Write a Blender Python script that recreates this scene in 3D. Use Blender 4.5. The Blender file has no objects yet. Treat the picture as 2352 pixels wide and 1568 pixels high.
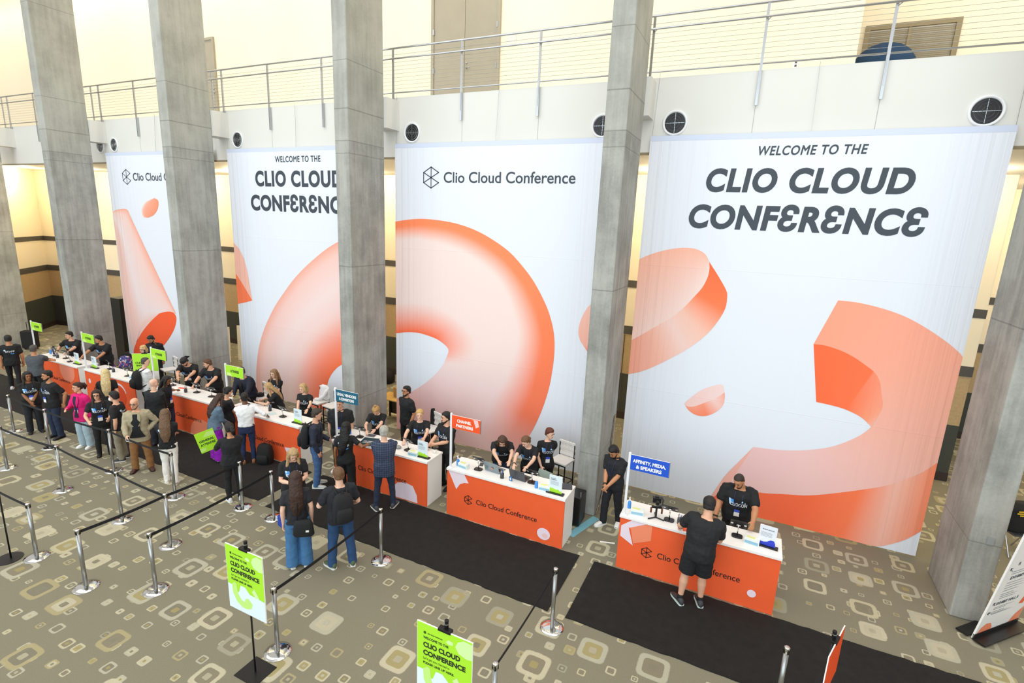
import bpy, bmesh, math, random, os
import numpy as np
from mathutils import Vector as V, Matrix as M
rnd = random.Random(7)
R_ = math.radians
sc = bpy.context.scene
C = sc.collection

# ------------------------------------------------------------------ camera
cd = bpy.data.cameras.new('camera'); cam = bpy.data.objects.new('camera', cd); C.objects.link(cam)
_p, _y, _r = 0.22076, 0.43480, 0.04309          # pitch down, yaw to the left, roll
_f = V((-math.sin(_y)*math.cos(_p), math.cos(_y)*math.cos(_p), -math.sin(_p)))
_x = V((math.cos(_y), math.sin(_y), 0)); _u = _x.cross(_f)
_x2 = _x*math.cos(_r) + _u*math.sin(_r); _u2 = _u*math.cos(_r) - _x*math.sin(_r)
mw = M((_x2, _u2, -_f)).transposed().to_4x4(); mw.translation = V((0, 0, 5.821))
cam.matrix_world = mw
cd.sensor_width = 36; cd.lens = 1194.54*36/2352; cd.clip_end = 200
sc.camera = cam
# ------------------------------------------------------------------ light, exposure
sc.view_settings.view_transform = 'Standard'; sc.view_settings.look = 'None'
sc.view_settings.exposure = 0.0; sc.view_settings.gamma = 1.0; sc.view_settings.use_curve_mapping = False
w = bpy.data.worlds.new('hall_daylight'); sc.world = w; w.use_nodes = True
bg = w.node_tree.nodes['Background']; bg.inputs[0].default_value = (1.0, 0.965, 0.9, 1); bg.inputs[1].default_value = 0.70
def area(name, loc, rot, sx, sy, power, col):
    d = bpy.data.lights.new(name, 'AREA'); d.shape = 'RECTANGLE'; d.size = sx; d.size_y = sy; d.energy = power; d.color = col
    o = bpy.data.objects.new(name, d); C.objects.link(o); o.location = loc; o.rotation_euler = rot; return o
area('window_daylight', (-6, -14, 7), (R_(92), 0, 0), 50, 15, 5300, (0.76, 0.90, 1.0))
area('hall_ceiling_light', (-8, 2.5, 17), (0, 0, 0), 44, 10, 2900, (1.0, 0.95, 0.87))
area('balcony_light', (-12, 11.75, 14.2), (R_(30), 0, 0), 46, 0.3, 560, (1.0, 0.88, 0.64))
def spot(x, y, z, power, col=(1.0, 0.80, 0.52)):
    d = bpy.data.lights.new('downlight', 'POINT'); d.energy = power; d.color = col; d.shadow_soft_size = 0.06
    o = bpy.data.objects.new('downlight', d); C.objects.link(o); o.location = (x, y, z)

# ------------------------------------------------------------------ helpers
def lin(h):
    if not isinstance(h, str): return tuple(h)
    h = h.lstrip('#'); o = []
    for i in (0, 2, 4):
        c = int(h[i:i+2], 16)/255; o.append(c/12.92 if c <= 0.04045 else ((c+0.055)/1.055)**2.4)
    return tuple(o)
_mats = {}
def mat(name, col, rough=0.6, metal=0.0, var=0.0, scale=8.0, bump=0.0, bscale=60.0, sheen=0.0, alpha=1.0, emit=0.0, trans=0.0, stretch=None):
    if name in _mats: return _mats[name]
    m = bpy.data.materials.new(name); m.use_nodes = True; nt = m.node_tree; b = nt.nodes['Principled BSDF']
    c = lin(col)
    b.inputs['Base Color'].default_value = (*c, 1); b.inputs['Roughness'].default_value = rough; b.inputs['Metallic'].default_value = metal
    if alpha < 1: b.inputs['Alpha'].default_value = alpha
    if trans: b.inputs['Transmission Weight'].default_value = trans
    if emit: b.inputs['Emission Color'].default_value = (*c, 1); b.inputs['Emission Strength'].default_value = emit
    if sheen: b.inputs['Sheen Weight'].default_value = sheen
    tc = nt.nodes.new('ShaderNodeTexCoord'); co = tc.outputs['Object']
    if stretch:
        mp = nt.nodes.new('ShaderNodeMapping'); mp.inputs['Scale'].default_value = stretch; nt.links.new(co, mp.inputs[0]); co = mp.outputs[0]
    if var:
        n = nt.nodes.new('ShaderNodeTexNoise'); n.inputs['Scale'].default_value = scale; n.inputs['Detail'].default_value = 5; nt.links.new(co, n.inputs['Vector'])
        r = nt.nodes.new('ShaderNodeValToRGB'); r.color_ramp.elements[0].position = .3; r.color_ramp.elements[1].position = .7
        r.color_ramp.elements[0].color = (*[x*(1-var) for x in c], 1); r.color_ramp.elements[1].color = (*[min(1, x*(1+var)) for x in c], 1)
        nt.links.new(n.outputs[0], r.inputs[0]); nt.links.new(r.outputs[0], b.inputs['Base Color'])
    if bump:
        n = nt.nodes.new('ShaderNodeTexNoise'); n.inputs['Scale'].default_value = bscale; n.inputs['Detail'].default_value = 3; nt.links.new(co, n.inputs['Vector'])
        bp = nt.nodes.new('ShaderNodeBump'); bp.inputs['Strength'].default_value = bump; bp.inputs['Distance'].default_value = .01
        nt.links.new(n.outputs[0], bp.inputs['Height']); nt.links.new(bp.outputs[0], b.inputs['Normal'])
    _mats[name] = m; return m

class MB:
    """collects shapes; build() links them as one mesh object"""
    def __init__(s): s.v = []; s.f = []; s.c = None
    def add(s, vs, fs):
        k = len(s.v); s.v += [tuple(x) for x in vs]; s.f += [tuple(i+k for i in f) for f in fs]; return s
    def box(s, c, d, rz=0, rx=0, ry=0):
        m = M.Rotation(rz, 3, 'Z') @ M.Rotation(ry, 3, 'Y') @ M.Rotation(rx, 3, 'X'); c = V(c)
        vs = [c + m @ V((sx*d[0]/2, sy*d[1]/2, sz*d[2]/2)) for sx in (-1, 1) for sy in (-1, 1) for sz in (-1, 1)]
        return s.add(vs, [(0, 1, 3, 2), (4, 6, 7, 5), (0, 4, 5, 1), (2, 3, 7, 6), (0, 2, 6, 4), (1, 5, 7, 3)])
    def bx(s, x0, x1, y0, y1, z0, z1): return s.box(((x0+x1)/2, (y0+y1)/2, (z0+z1)/2), (x1-x0, y1-y0, z1-z0))
    def loft(s, rings, cap=True):
        n = len(rings[0]); vs = [p for r in rings for p in r]; fs = []
        for i in range(len(rings)-1):
            for j in range(n): a = i*n+j; b = i*n+(j+1) % n; fs.append((a, b, b+n, a+n))
        if cap:
            vs += [sum((V(p) for p in rings[0]), V())/n, sum((V(p) for p in rings[-1]), V())/n]
            k = n*len(rings); o = n*(len(rings)-1)
            for j in range(n): fs.append((k, (j+1) % n, j)); fs.append((k+1, o+j, o+(j+1) % n))
        return s.add(vs, fs)
    def tube(s, pts, rad, seg=10, rnd_ends=False):
        pts = [V(p) for p in pts]; n = len(pts); rad = rad if hasattr(rad, '__len__') else [rad]*n
        rings = []; up = None
        for i, p in enumerate(pts):
            t = (pts[min(i+1, n-1)]-pts[max(i-1, 0)]).normalized()
            if up is None:
                a = V((0, 0, 1)) if abs(t.z) < .9 else V((1, 0, 0)); x = t.cross(a).normalized()
            else: x = (up - t*up.dot(t)).normalized()
            up = x; y = t.cross(x)
            rings.append([p + (x*math.cos(q) + y*math.sin(q))*rad[i] for q in [2*math.pi*k/seg for k in range(seg)]])
        if rnd_ends:
            def cap(i, j):
                p = pts[i]; d = (p-pts[j]).normalized()
                return [[p + d*rad[i]*a + (V(q)-p)*b for q in rings[i]] for a, b in ((.5, .87), (.87, .5), (.98, .15))]
            h = cap(0, 1)[::-1]; e = cap(-1, -2); rings = h + rings + e
        return s.loft(rings)
    def cyl(s, p0, p1, r0, r1=None, seg=20): return s.tube([p0, p1], [r0, r0 if r1 is None else r1], seg)
    def ell(s, c, r, m=None, seg=14, nr=9):
        c = V(c); m = m or M.Identity(3); rings = []
        for i in range(nr):
            a = math.pi*(i+.5)/nr; z = -math.cos(a); q = math.sin(a)
            rings.append([c + m @ V((r[0]*q*math.cos(t), r[1]*q*math.sin(t), r[2]*z)) for t in [2*math.pi*k/seg for k in range(seg)]])
        return s.loft(rings)
    def lathe(s, prof, c=(0, 0, 0), seg=28):
        c = V(c)
        return s.loft([[c + V((r*math.cos(t), r*math.sin(t), z)) for t in [2*math.pi*k/seg for k in range(seg)]] for r, z in prof])
    def prism(s, poly, y0, y1):      # polygon in x,z extruded along y (faces -y)
        n = len(poly); vs = [(x, y0, z) for x, z in poly] + [(x, y1, z) for x, z in poly]
        return s.add(vs, [tuple(range(n)), tuple(range(2*n-1, n-1, -1))] + [(i, i+n, (i+1) % n+n, (i+1) % n) for i in range(n)])
    def mesh(s, name):
        me = bpy.data.meshes.new(name); me.from_pydata([tuple(v) for v in s.v], [], s.f)
        bm = bmesh.new(); bm.from_mesh(me); bmesh.ops.recalc_face_normals(bm, faces=bm.faces); bm.to_mesh(me); bm.free()
        return me
    def build(s, name, m, parent=None, smooth=False, bevel=0, remesh=0, sm=3, loc=None, kind=None):
        me = s.mesh(name); me.materials.append(m)
        if smooth: me.shade_smooth()
        o = bpy.data.objects.new(name, me); C.objects.link(o)
        if parent: o.parent = parent
        if loc: o.location = loc
        if kind: o['kind'] = kind
        if remesh:
            r = o.modifiers.new('r', 'REMESH'); r.mode = 'VOXEL'; r.voxel_size = remesh; r.use_smooth_shade = True
            if sm: q = o.modifiers.new('s', 'SMOOTH'); q.factor = .5; q.iterations = sm
        if bevel:
            b = o.modifiers.new('b', 'BEVEL'); b.width = bevel; b.segments = 2; b.limit_method = 'ANGLE'
        return o
def tag(o, label=None, cat=None, group=None, kind=None):
    if label: o['label'] = label
    if cat: o['category'] = cat
    if group: o['group'] = group
    if kind: o['kind'] = kind
    return o
def thing(name, label, cat, loc=(0, 0, 0), rz=0, group=None):
    o = bpy.data.objects.new(name, None); C.objects.link(o); o.location = loc; o.rotation_euler = (0, 0, rz); o.empty_display_size = .1
    return tag(o, label, cat, group)
def struct(name, mb, m, **k):
    o = mb.build(name, m, **k); o['kind'] = 'structure'; return o
def dup(root, loc, rz, label=None):
    r = root.copy(); C.objects.link(r); r.location = loc; r.rotation_euler = (0, 0, rz)
    if label: r['label'] = label
    for ch in list(root.children):
        c = ch.copy(); C.objects.link(c); c.parent = r
        for g in ch.children:
            d = g.copy(); C.objects.link(d); d.parent = c
    return r
def text_raw(s, size=1.0, bold=0.0, shear=0.0, spacing=1.0):
    cu = bpy.data.curves.new('t', 'FONT'); cu.body = s; cu.size = size; cu.shear = shear; cu.space_character = spacing; cu.resolution_u = 6
    if bold: cu.bevel_depth = bold*size; cu.bevel_resolution = 0; cu.fill_mode = 'BOTH'
    else: cu.fill_mode = 'FRONT'
    o = bpy.data.objects.new('t', cu); C.objects.link(o)
    me = bpy.data.meshes.new_from_object(o)
    vs = [tuple(v.co) for v in me.vertices]; fs = [tuple(p.vertices) for p in me.polygons]
    bpy.data.objects.remove(o); bpy.data.curves.remove(cu); bpy.data.meshes.remove(me)
    return vs, fs
def fit_text(s, x0, x1, z0, h, bold=.012, shear=0, spacing=1.0):
    """text squeezed into x0..x1, baseline z0, cap height h; returns verts (x,z)"""
    vs, fs = text_raw(s, 1.0, bold, shear, spacing)
    xs = [v[0] for v in vs]; a, b = min(xs), max(xs)
    ys = [v[1] for v in text_raw('H', 1.0, bold)[0]]; y0, y1 = min(ys), max(ys)
    return [((v[0]-a)/(b-a)*(x1-x0)+x0, (v[1]-y0)/(y1-y0)*h+z0, (v[2]/bold*.001 if bold else 0)) for v in vs], fs
# materials used everywhere
m_white = mat('white_laminate', '#f4f2ef', .35)
m_white2 = mat('white_painted_metal', '#e9ebee', .35)
m_orange = mat('orange_counter_print', '#f06030', .5, var=.03, scale=3)
m_ink = mat('dark_ink', '#2b1512', .6)
m_slate = mat('slate_print', '#3a444d', .6)
m_black = mat('black_plastic', '#121213', .35)
m_blackm = mat('black_metal', '#18181a', .4, metal=.4)
m_steel = mat('brushed_steel', '#b9bcc0', .28, metal=.9)
m_chrome = mat('chrome', '#d9d9d9', .09, metal=1.0)
m_lime = mat('lime_print', '#a8e32b', .5)
m_pale = mat('pale_print', '#f0dfe6', .5)
m_paper = mat('paper', '#f2f1ec', .7)
m_sky = mat('pale_blue_print', '#dcecf3', .5)
m_wallc = mat('cream_wall_paint', '#f3e8cf', .75, var=.02, scale=.6)
m_wallw = mat('white_wall_paint', '#dcdcd7', .7, var=.015, scale=.8)
m_tan = mat('tan_wall_fabric', '#b79f78', .8, var=.08, scale=20)
m_strip = mat('dark_wall_strip', '#4d4a45', .6)
m_dkpan = mat('dark_green_grey_panel', '#3d413a', .7, var=.06, scale=10)
m_base = mat('brown_baseboard', '#332722', .6)

# ------------------------------------------------------------------ concrete, carpet, runner materials
class NT:
    def __init__(s, m): s.n = m.node_tree; s.b = s.n.nodes['Principled BSDF']
    def new(s, t): return s.n.nodes.new(t)
    def put(s, sock, v):
        if hasattr(v, 'is_linked'): s.n.links.new(v, sock)
        else: sock.default_value = v
    def math(s, op, a, b=0.0, c=0.0, clamp=False):
        n = s.new('ShaderNodeMath'); n.operation = op; n.use_clamp = clamp
        for i, v in enumerate((a, b, c)): s.put(n.inputs[i], v)
        return n.outputs[0]
    def mix(s, f, a, b):
        n = s.new('ShaderNodeMix'); n.data_type = 'RGBA'; s.put(n.inputs[0], f)
        for i, v in ((6, a), (7, b)): s.put(n.inputs[i], v if hasattr(v, 'is_linked') else (*lin(v), 1))
        return n.outputs[2]
    def ramp(s, f, stops, const=False):
        n = s.new('ShaderNodeValToRGB'); e = n.color_ramp.elements
        if const: n.color_ramp.interpolation = 'CONSTANT'
        while len(e) < len(stops): e.new(.5)
        for q, (p, c) in zip(e, stops): q.position = p; q.color = (*lin(c), 1)
        s.put(n.inputs[0], f); return n.outputs[0]
    def noise(s, co, sc_, det=4, rough=.5):
        n = s.new('ShaderNodeTexNoise'); n.inputs['Scale'].default_value = sc_; n.inputs['Detail'].default_value = det; n.inputs['Roughness'].default_value = rough
        s.n.links.new(co, n.inputs['Vector']); return n.outputs[0]
    def mapping(s, co, scale=(1, 1, 1), loc=(0, 0, 0)):
        n = s.new('ShaderNodeMapping'); n.inputs['Scale'].default_value = scale; n.inputs['Location'].default_value = loc
        s.n.links.new(co, n.inputs[0]); return n.outputs[0]
def newmat(name):
    m = bpy.data.materials.new(name); m.use_nodes = True; return m
def make_concrete():
    m = newmat('board_concrete'); t = NT(m); co = t.new('ShaderNodeTexCoord').outputs['Object']
    a = t.noise(co, 1.1, 8, .62); b = t.noise(t.mapping(co, (9, 9, .7)), 1.0, 5, .6); f = t.noise(co, 30, 4, .7)
    v = t.math('ADD', t.math('MULTIPLY', a, .55), t.math('ADD', t.math('MULTIPLY', b, .32), t.math('MULTIPLY', f, .13)))
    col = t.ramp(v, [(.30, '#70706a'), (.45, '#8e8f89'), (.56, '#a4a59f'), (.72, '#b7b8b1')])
    sx = t.new('ShaderNodeSeparateXYZ'); t.n.links.new(co, sx.inputs[0]); z = sx.outputs[2]
    line = 0.0
    for zz, wd in ((1.35, .012), (4.68, .016), (7.25, .012), (7.52, .02), (8.2, .018), (9.2, .012), (11.9, .012)):
        d = t.math('ABSOLUTE', t.math('SUBTRACT', t.math('ADD', z, t.math('MULTIPLY', a, .03)), zz+.015))
        k = t.math('SUBTRACT', 1.0, t.math('DIVIDE', d, wd), clamp=True); line = k if isinstance(line, float) else t.math('MAXIMUM', line, k)
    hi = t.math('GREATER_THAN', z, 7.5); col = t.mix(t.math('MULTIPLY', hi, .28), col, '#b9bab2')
    col = t.mix(t.math('MULTIPLY', line, .55), col, '#4b4b47')
    t.n.links.new(col, t.b.inputs['Base Color']); t.b.inputs['Roughness'].default_value = .8
    bp = t.new('ShaderNodeBump'); bp.inputs['Strength'].default_value = .25; bp.inputs['Distance'].default_value = .01
    t.n.links.new(v, bp.inputs['Height']); t.n.links.new(bp.outputs[0], t.b.inputs['Normal'])
    return m
def make_carpet():
    m = newmat('patterned_carpet'); t = NT(m); co = t.new('ShaderNodeTexCoord').outputs['Object']
    def wn(vec, off):
        n = t.new('ShaderNodeTexWhiteNoise'); n.noise_dimensions = '3D'
        a = t.new('ShaderNodeVectorMath'); a.operation = 'ADD'; t.n.links.new(vec, a.inputs[0]); a.inputs[1].default_value = (off, off*.7, off*1.3)
        t.n.links.new(a.outputs[0], n.inputs[0]); s_ = t.new('ShaderNodeSeparateColor'); t.n.links.new(n.outputs['Color'], s_.inputs[0]); return s_.outputs
    fine = t.noise(co, 55, 4, .7); weave = t.noise(t.mapping(co, (40, 160, 1)), 1.0, 3, .6)
    base = t.mix(weave, '#747060', '#918d7b')
    base = t.mix(t.math('MULTIPLY', t.noise(co, .8, 3), .35), base, '#7b7462')
    def layer(col, cell, prob, s0, s1, jit, off):
        p = t.mapping(co, (1/cell, 1/cell, 0), (off, off*.37, 0))
        fl = t.new('ShaderNodeVectorMath'); fl.operation = 'FLOOR'; t.n.links.new(p, fl.inputs[0])
        fr = t.new('ShaderNodeVectorMath'); fr.operation = 'SUBTRACT'; t.n.links.new(p, fr.inputs[0]); t.n.links.new(fl.outputs[0], fr.inputs[1])
        a = wn(fl.outputs[0], 3.3+off); b = wn(fl.outputs[0], 17.1+off); c = wn(fl.outputs[0], 41.7+off)
        s_ = t.new('ShaderNodeSeparateXYZ'); t.n.links.new(fr.outputs[0], s_.inputs[0])
        lx = t.math('SUBTRACT', t.math('SUBTRACT', s_.outputs[0], .5), t.math('MULTIPLY', t.math('SUBTRACT', b[0], .5), jit))
        ly = t.math('SUBTRACT', t.math('SUBTRACT', s_.outputs[1], .5), t.math('MULTIPLY', t.math('SUBTRACT', b[1], .5), jit))
        d = t.math('POWER', t.math('ADD', t.math('POWER', t.math('ABSOLUTE', lx), 5.0), t.math('POWER', t.math('ABSOLUTE', ly), 5.0)), .2)
        d = t.math('DIVIDE', d, t.math('ADD', s0, t.math('MULTIPLY', a[0], s1-s0)))
        d = t.math('ADD', d, t.math('MULTIPLY', t.math('SUBTRACT', fine, .5), .10))
        ex = t.math('LESS_THAN', a[2], prob)
        oc = t.ramp(a[1], [(0, '#bdb89f'), (.40, '#b0ae9b'), (.68, '#a59c78'), (.78, '#9b9986'), (.88, '#bab497')], True)
        ic = t.ramp(b[2], [(0, '#837d6a'), (.28, '#a0966b'), (.5, '#b7b29a'), (.74, '#7d7969')], True)
        cc = t.ramp(c[0], [(0, '#807b6a'), (.3, '#a8a38c'), (.6, '#9a8f62'), (.8, '#aeac9a')], True)
        q = t.mix(t.math('LESS_THAN', d, .66), oc, ic); q = t.mix(t.math('LESS_THAN', d, .27), q, cc)
        k = t.math('MULTIPLY', ex, t.math('MULTIPLY', t.math('SUBTRACT', 1.03, d), 14.0, clamp=True))
        return t.mix(t.math('MULTIPLY', k, .92), col, q)
    col = layer(base, .31, .74, .13, .27, .42, 0.0)
    col = layer(col, .74, .66, .225, .29, .36, 5.4)
    col = t.mix(t.math('MULTIPLY', t.math('SUBTRACT', fine, .35), .4, clamp=True), col, '#6b6554')
    t.n.links.new(col, t.b.inputs['Base Color']); t.b.inputs['Roughness'].default_value = .95; t.b.inputs['Specular IOR Level'].default_value = .15
    bp = t.new('ShaderNodeBump'); bp.inputs['Strength'].default_value = .3; bp.inputs['Distance'].default_value = .008
    t.n.links.new(weave, bp.inputs['Height']); t.n.links.new(bp.outputs[0], t.b.inputs['Normal'])
    return m
m_conc = make_concrete(); m_carpet = make_carpet()
m_runner = mat('black_runner_pile', '#141311', .95, var=.35, scale=7, bump=.6, bscale=90)

# ------------------------------------------------------------------ setting
FH, SOF, FY, BY, UY = 8.786, 7.36, 11.35, 15.6, 13.0    # balcony floor, soffit, fascia, lower back wall, upper wall
struct('floor', MB().bx(-48, 16, -6, 24, -.2, 0), m_carpet)
struct('balcony_slab', MB().bx(-40, 14, FY, 20, SOF, FH), m_wallw)
struct('ceiling', MB().bx(-34, 14, 11.6, 20, 14.3, 14.5), m_wallc)
struct('wall_upper', MB().bx(-34, 1.17, UY, UY+.25, FH, 14.3).bx(.92, 1.17, UY+.25, BY, FH, 14.3), m_wallc)
struct('wall_upper_recess', MB().bx(.9, 14, BY, BY+.2, FH, 14.3), m_wallc)
struct('wall_upper_left', MB().bx(-34.2, -34, 11.35, UY+.25, FH, 14.3), m_wallc)
# lower back wall, in stretches; every stretch has strips, fabric, dark panel and baseboard
pts = [(-29.0, 10.9), (-31.4, 13.4), (-26.5, 14.25), (-21.9, 15.6), (4.9, 15.6), (4.9, 19.5), (14, 19.5)]
def band(name, z0, z1, m, th):
    b = MB()
    for (xa, ya), (xb, yb) in zip(pts, pts[1:]):
        d = V((xb-xa, yb-ya, 0)); n = V((d.y, -d.x, 0)).normalized()
        ln = d.length; c = V(((xa+xb)/2, (ya+yb)/2, (z0+z1)/2)) - n*(.15-th/2)
        b.box(c, (ln+.02, .3+th, z1-z0), rz=math.atan2(d.y, d.x))
    return struct(name, b, m)
band('wall_back', 2.96, SOF, m_wallc, 0)
band('wall_back_wainscot', 1.47, 2.74, m_tan, .012)
band('wall_back_panel', .23, 1.47, m_dkpan, .02)
band('trim_1', 4.14, 4.35, m_strip, .02); band('trim_2', 2.72, 2.97, m_strip, .03)
band('baseboard_back', 0, .23, m_base, .03)
j = MB()
for x in (-30.2, -29.6): pass
for x in (-20.6, -19.4, -12.0, -10.9, -4.2, -3.45): j.bx(x-.012, x+.012, BY-.025, BY, .23, 2.7)
struct('trim_3', j, m_strip)
for i in range(6):
    x = -2.838+(i-4)*6.3147
    names = ['far left edge of the hall, half cut off by the picture edge', 'between the left wall and the first banner', 'between the cone banner and the welcome banner beside it', 'between the welcome banner and the ring banner', 'between the ring banner and the large right banner', 'at the right edge of the hall beside the tall directory sign']
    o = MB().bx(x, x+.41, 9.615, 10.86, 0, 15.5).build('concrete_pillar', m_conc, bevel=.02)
    tag(o, 'grey concrete pillar '+names[i], 'pillar', 'concrete pillars along the hall')
    if i == 5:
        MB().box((x+.25, 9.607, 1.42), (.09, .016, .12)).build('wall_plate', mat('grey_plate', '#8d9190', .5), o, bevel=.003)
    if i < 5:   # white block tying the pillar to the balcony front
        struct('trim_%d' % (10+i), MB().bx(x+.02, x+.5, 10.86, FY, 8.0, 8.70), m_wallw)
# panel joints on the balcony front
jj = MB()
for x in (-19.4, -13.16, -6.82, -4.86, -.47, 1.48): jj.bx(x-.006, x+.006, FY-.002, FY+.01, 7.7, 8.18)
struct('trim_4', jj, mat('joint_grey', '#b3b3ae', .8))
struct('trim_5', MB().bx(-40, 14, FY-.012, FY+.02, SOF-.03, SOF+.02), mat('soffit_edge', '#8a7f66', .6))
# upper doors
m_door = mat('grey_beige_door', '#a79f8d', .6, var=.03, scale=3)
def updoor(n, x0, x1, h, leaves):
    r = thing('door_%d' % n, None, None); r['kind'] = 'structure'
    y = UY-.015
    MB().bx(x0-.08, x0, y-.05, y+.02, FH, FH+h).bx(x1, x1+.08, y-.05, y+.02, FH, FH+h).bx(x0, x1, y-.05, y+.02, FH+h-.08, FH+h).build('door_frame', m_door, r)
    wd = (x1-x0)/leaves
    for k in range(leaves):
        a = x0+k*wd; MB().bx(a+.006, a+wd-.006, y-.02, y+.02, FH+.01, FH+h-.08).build('door_leaf', m_door, r)
    hn = MB()
    for xx in ((x0, x1) if leaves == 2 else (x0,)):
        for z in (.25, .95, 1.9, 2.8):
            if z < h: hn.bx(xx-.02, xx+.02, y-.06, y-.02, FH+z, FH+z+.13)
    hn.build('hinge', m_steel, r)
    xm = x0+wd if leaves == 2 else x1-.15
    MB().cyl((xm+.07, y-.02, FH+1.02), (xm+.07, y-.08, FH+1.02), .018).tube([(xm+.07, y-.075, FH+1.02), (xm+.19, y-.075, FH+1.02)], .012).cyl((xm+.07, y-.02, FH+1.14), (xm+.07, y-.05, FH+1.14), .022).build('door_handle', m_steel, r, smooth=True)
    MB().bx(x0+.05, x0+.35, y-.1, y-.03, FH+h-.12, FH+h-.05).build('door_closer', m_steel, r)
updoor(1, -8.72, -6.80, 3.05, 2)
updoor(2, -18.6, -17.62, 2.75, 1)
struct('window_1', MB().bx(1.5, 1.6, BY-.06, BY+.02, 9.0, 10.66).bx(3.2, 3.3, BY-.06, BY+.02, 9.0, 10.66).bx(1.6, 3.2, BY-.06, BY+.02, 10.56, 10.66).bx(2.34, 2.4, BY-.05, BY+.02, 9.0, 10.56), mat('bronze_window_frame', '#8f8163', .5, metal=.2))
bl = MB()
for k in range(40): bl.box((2.4, BY-.015, 9.02+k*.0385), (1.6, .03, .012), rx=.5)
struct('window_1_blind', bl, mat('tan_blind', '#9c8f77', .6))
o = MB().bx(-6.52, -6.28, UY-.02, UY+.01, 10.22, 10.5).build('door_notice_plate', mat('pale_grey_plate', '#d9d8d2', .5)); tag(o, 'pale grey square plate on the cream wall right of the double door', 'sign')
o = MB().bx(.07, .17, UY-.012, UY+.01, 9.2, 9.36).build('wall_outlet', m_white); tag(o, 'white power outlet low on the upper cream wall', 'outlet')
MB().bx(.1, .14, UY-.016, UY-.01, 9.23, 9.27).bx(.1, .14, UY-.016, UY-.01, 9.295, 9.335).build('socket', m_strip, o)
s = thing('armchair', 'dark blue rounded armchair behind the balcony railing at upper right', 'chair', (1.85, 14.3, FH))
m_blue = mat('blue_upholstery', '#1d4063', .8, var=.06, scale=20)
MB().ell((0, .30, .72), (.60, .26, .50)).build('backrest', m_blue, s, smooth=True)
MB().box((0, 0, .3), (1.1, .9, .3)).build('seat', m_blue, s, bevel=.06)
for a in (-.45, .45):
    for b in (-.35, .35): MB().cyl((a, b, 0), (a, b, .16), .025).build('leg', m_black, s)

# balcony railing
rl = thing('balcony_railing', 'long stainless steel cable railing along the balcony edge', 'railing', (-12, 11.3, FH))
PX = [-29.6, -27.62, -25.66, -23.6, -21.38, -19.38, -17.3, -15.06, -13.15, -11.14, -8.8, -6.83, -4.87, -2.47, -.46, 1.48, 3.5, 5.5, 7.5]
for x in PX:
    MB().box((x+12, 0, .245), (.045, .035, 1.72)).box((x+12, -.022, -.2), (.012, .012, .4)).build('post', m_steel, rl)
for x in (-28.05, -21.83, -15.5, -2.9):
    MB().box((x+12, 0, .5), (.04, .03, 1.2)).build('post', m_steel, rl)
a, b = -32+12, 9+12
MB().tube([(a, 0, 1.11), (b, 0, 1.11)], .024).build('top_rail', m_steel, rl, smooth=True)
MB().tube([(a, -.06, .86), (b, -.06, .86)], .02).build('handrail', m_steel, rl, smooth=True)
MB().tube([(a, 0, .10), (b, 0, .10)], .016).build('bottom_rail', m_steel, rl, smooth=True)
br = MB()
for x in PX: br.tube([(x+12, 0, .80), (x+12.06, -.06, .84)], .008, 6)
br.build('bracket', m_steel, rl)
for k in range(10):
    z = .19+k*.086
    MB().tube([(a, 0, z), (b, 0, z)], .0035, 5).build('cable', m_steel, rl)
# round air vents in the balcony front
def vent(x, z, label):
    t = thing('air_vent', label, 'vent', (x, FY, z), 0, 'round air vents above the banners')
    r = .245
    MB().loft([[(q*math.cos(a), y, q*math.sin(a)) for a in [2*math.pi*k/36 for k in range(36)]] for q, y in ((r*.8, .0), (r*.84, -.03), (r*.95, -.035), (r, -.015), (r, .01))], cap=False).build('rim', m_white2, t, smooth=True)
    MB().cyl((0, -.004, 0), (0, .02, 0), r*.83, seg=32).build('dark_core', m_black, t)
    g = MB()
    for q in (.2, .42, .62): 
        g.loft([[((r*q+e)*math.cos(a), y, (r*q+e)*math.sin(a)) for a in [2*math.pi*k/30 for k in range(31)]] for e, y in ((0, -.006), (.007, -.025), (.015, -.006))], cap=False)
    g.box((0, -.012, 0), (r*1.5, .006, .008)).box((0, -.012, 0), (.008, .006, r*1.5)); g.build('grille', m_steel, t)
vl = ['round air vent above the left end of the cone banner', 'round air vent above the left end of the welcome banner by the second bay', 'round air vent above the logo of the ring banner', 'round air vent half hidden by the pillar right of the ring banner', 'round air vent above the left corner of the large right banner', 'largest looking round air vent, above the right corner of the right banner']
for (x, z), l in zip([(-20.91, 7.95), (-14.61, 7.95), (-8.26, 7.95), (-3.38, 7.93), (-1.9, 7.93), (2.96, 7.92)], vl): vent(x, z, l)
vent(-21.75, 7.93, 'round air vent mostly hidden behind the second pillar from the left')
for x in (-30, -26.2, -22.4, -20.39, -17.4, -14.2, -11.2, -8.2, -5.2, -2.2, 1.2, 4.2, 8):
    pass
def downlight(x, y, label):
    t = thing('ceiling_light', label, 'light', (x, y, SOF), 0, 'recessed lights under the balcony')
    MB().lathe([(.13, -.012), (.16, -.012), (.16, .0), (.13, .0)]).build('trim_ring', m_white, t, smooth=True)
    MB().lathe([(.001, -.008), (.13, -.008), (.13, -.002), (.001, -.002)]).build('diffuser', mat('warm_lamp', '#fff0cf', emit=9), t)
downlight(-26.0, 13.3, 'round recessed ceiling light glowing under the balcony left of the cone banner')
downlight(-20.0, 14.3, 'round recessed ceiling light glowing between the second and third pillars')
for x, y in ((-29.3, 12.2), (-26, 12.8), (-22, 14.2), (-19, 14.2), (-15.8, 14.2), (-12.4, 14.2), (-9, 14.2), (-5.8, 14.2), (-2.6, 14.2), (.6, 14.4), (3.8, 14.4), (6.5, 17), (9.5, 17)):
    spot(x, y, SOF-.15, 150)

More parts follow.
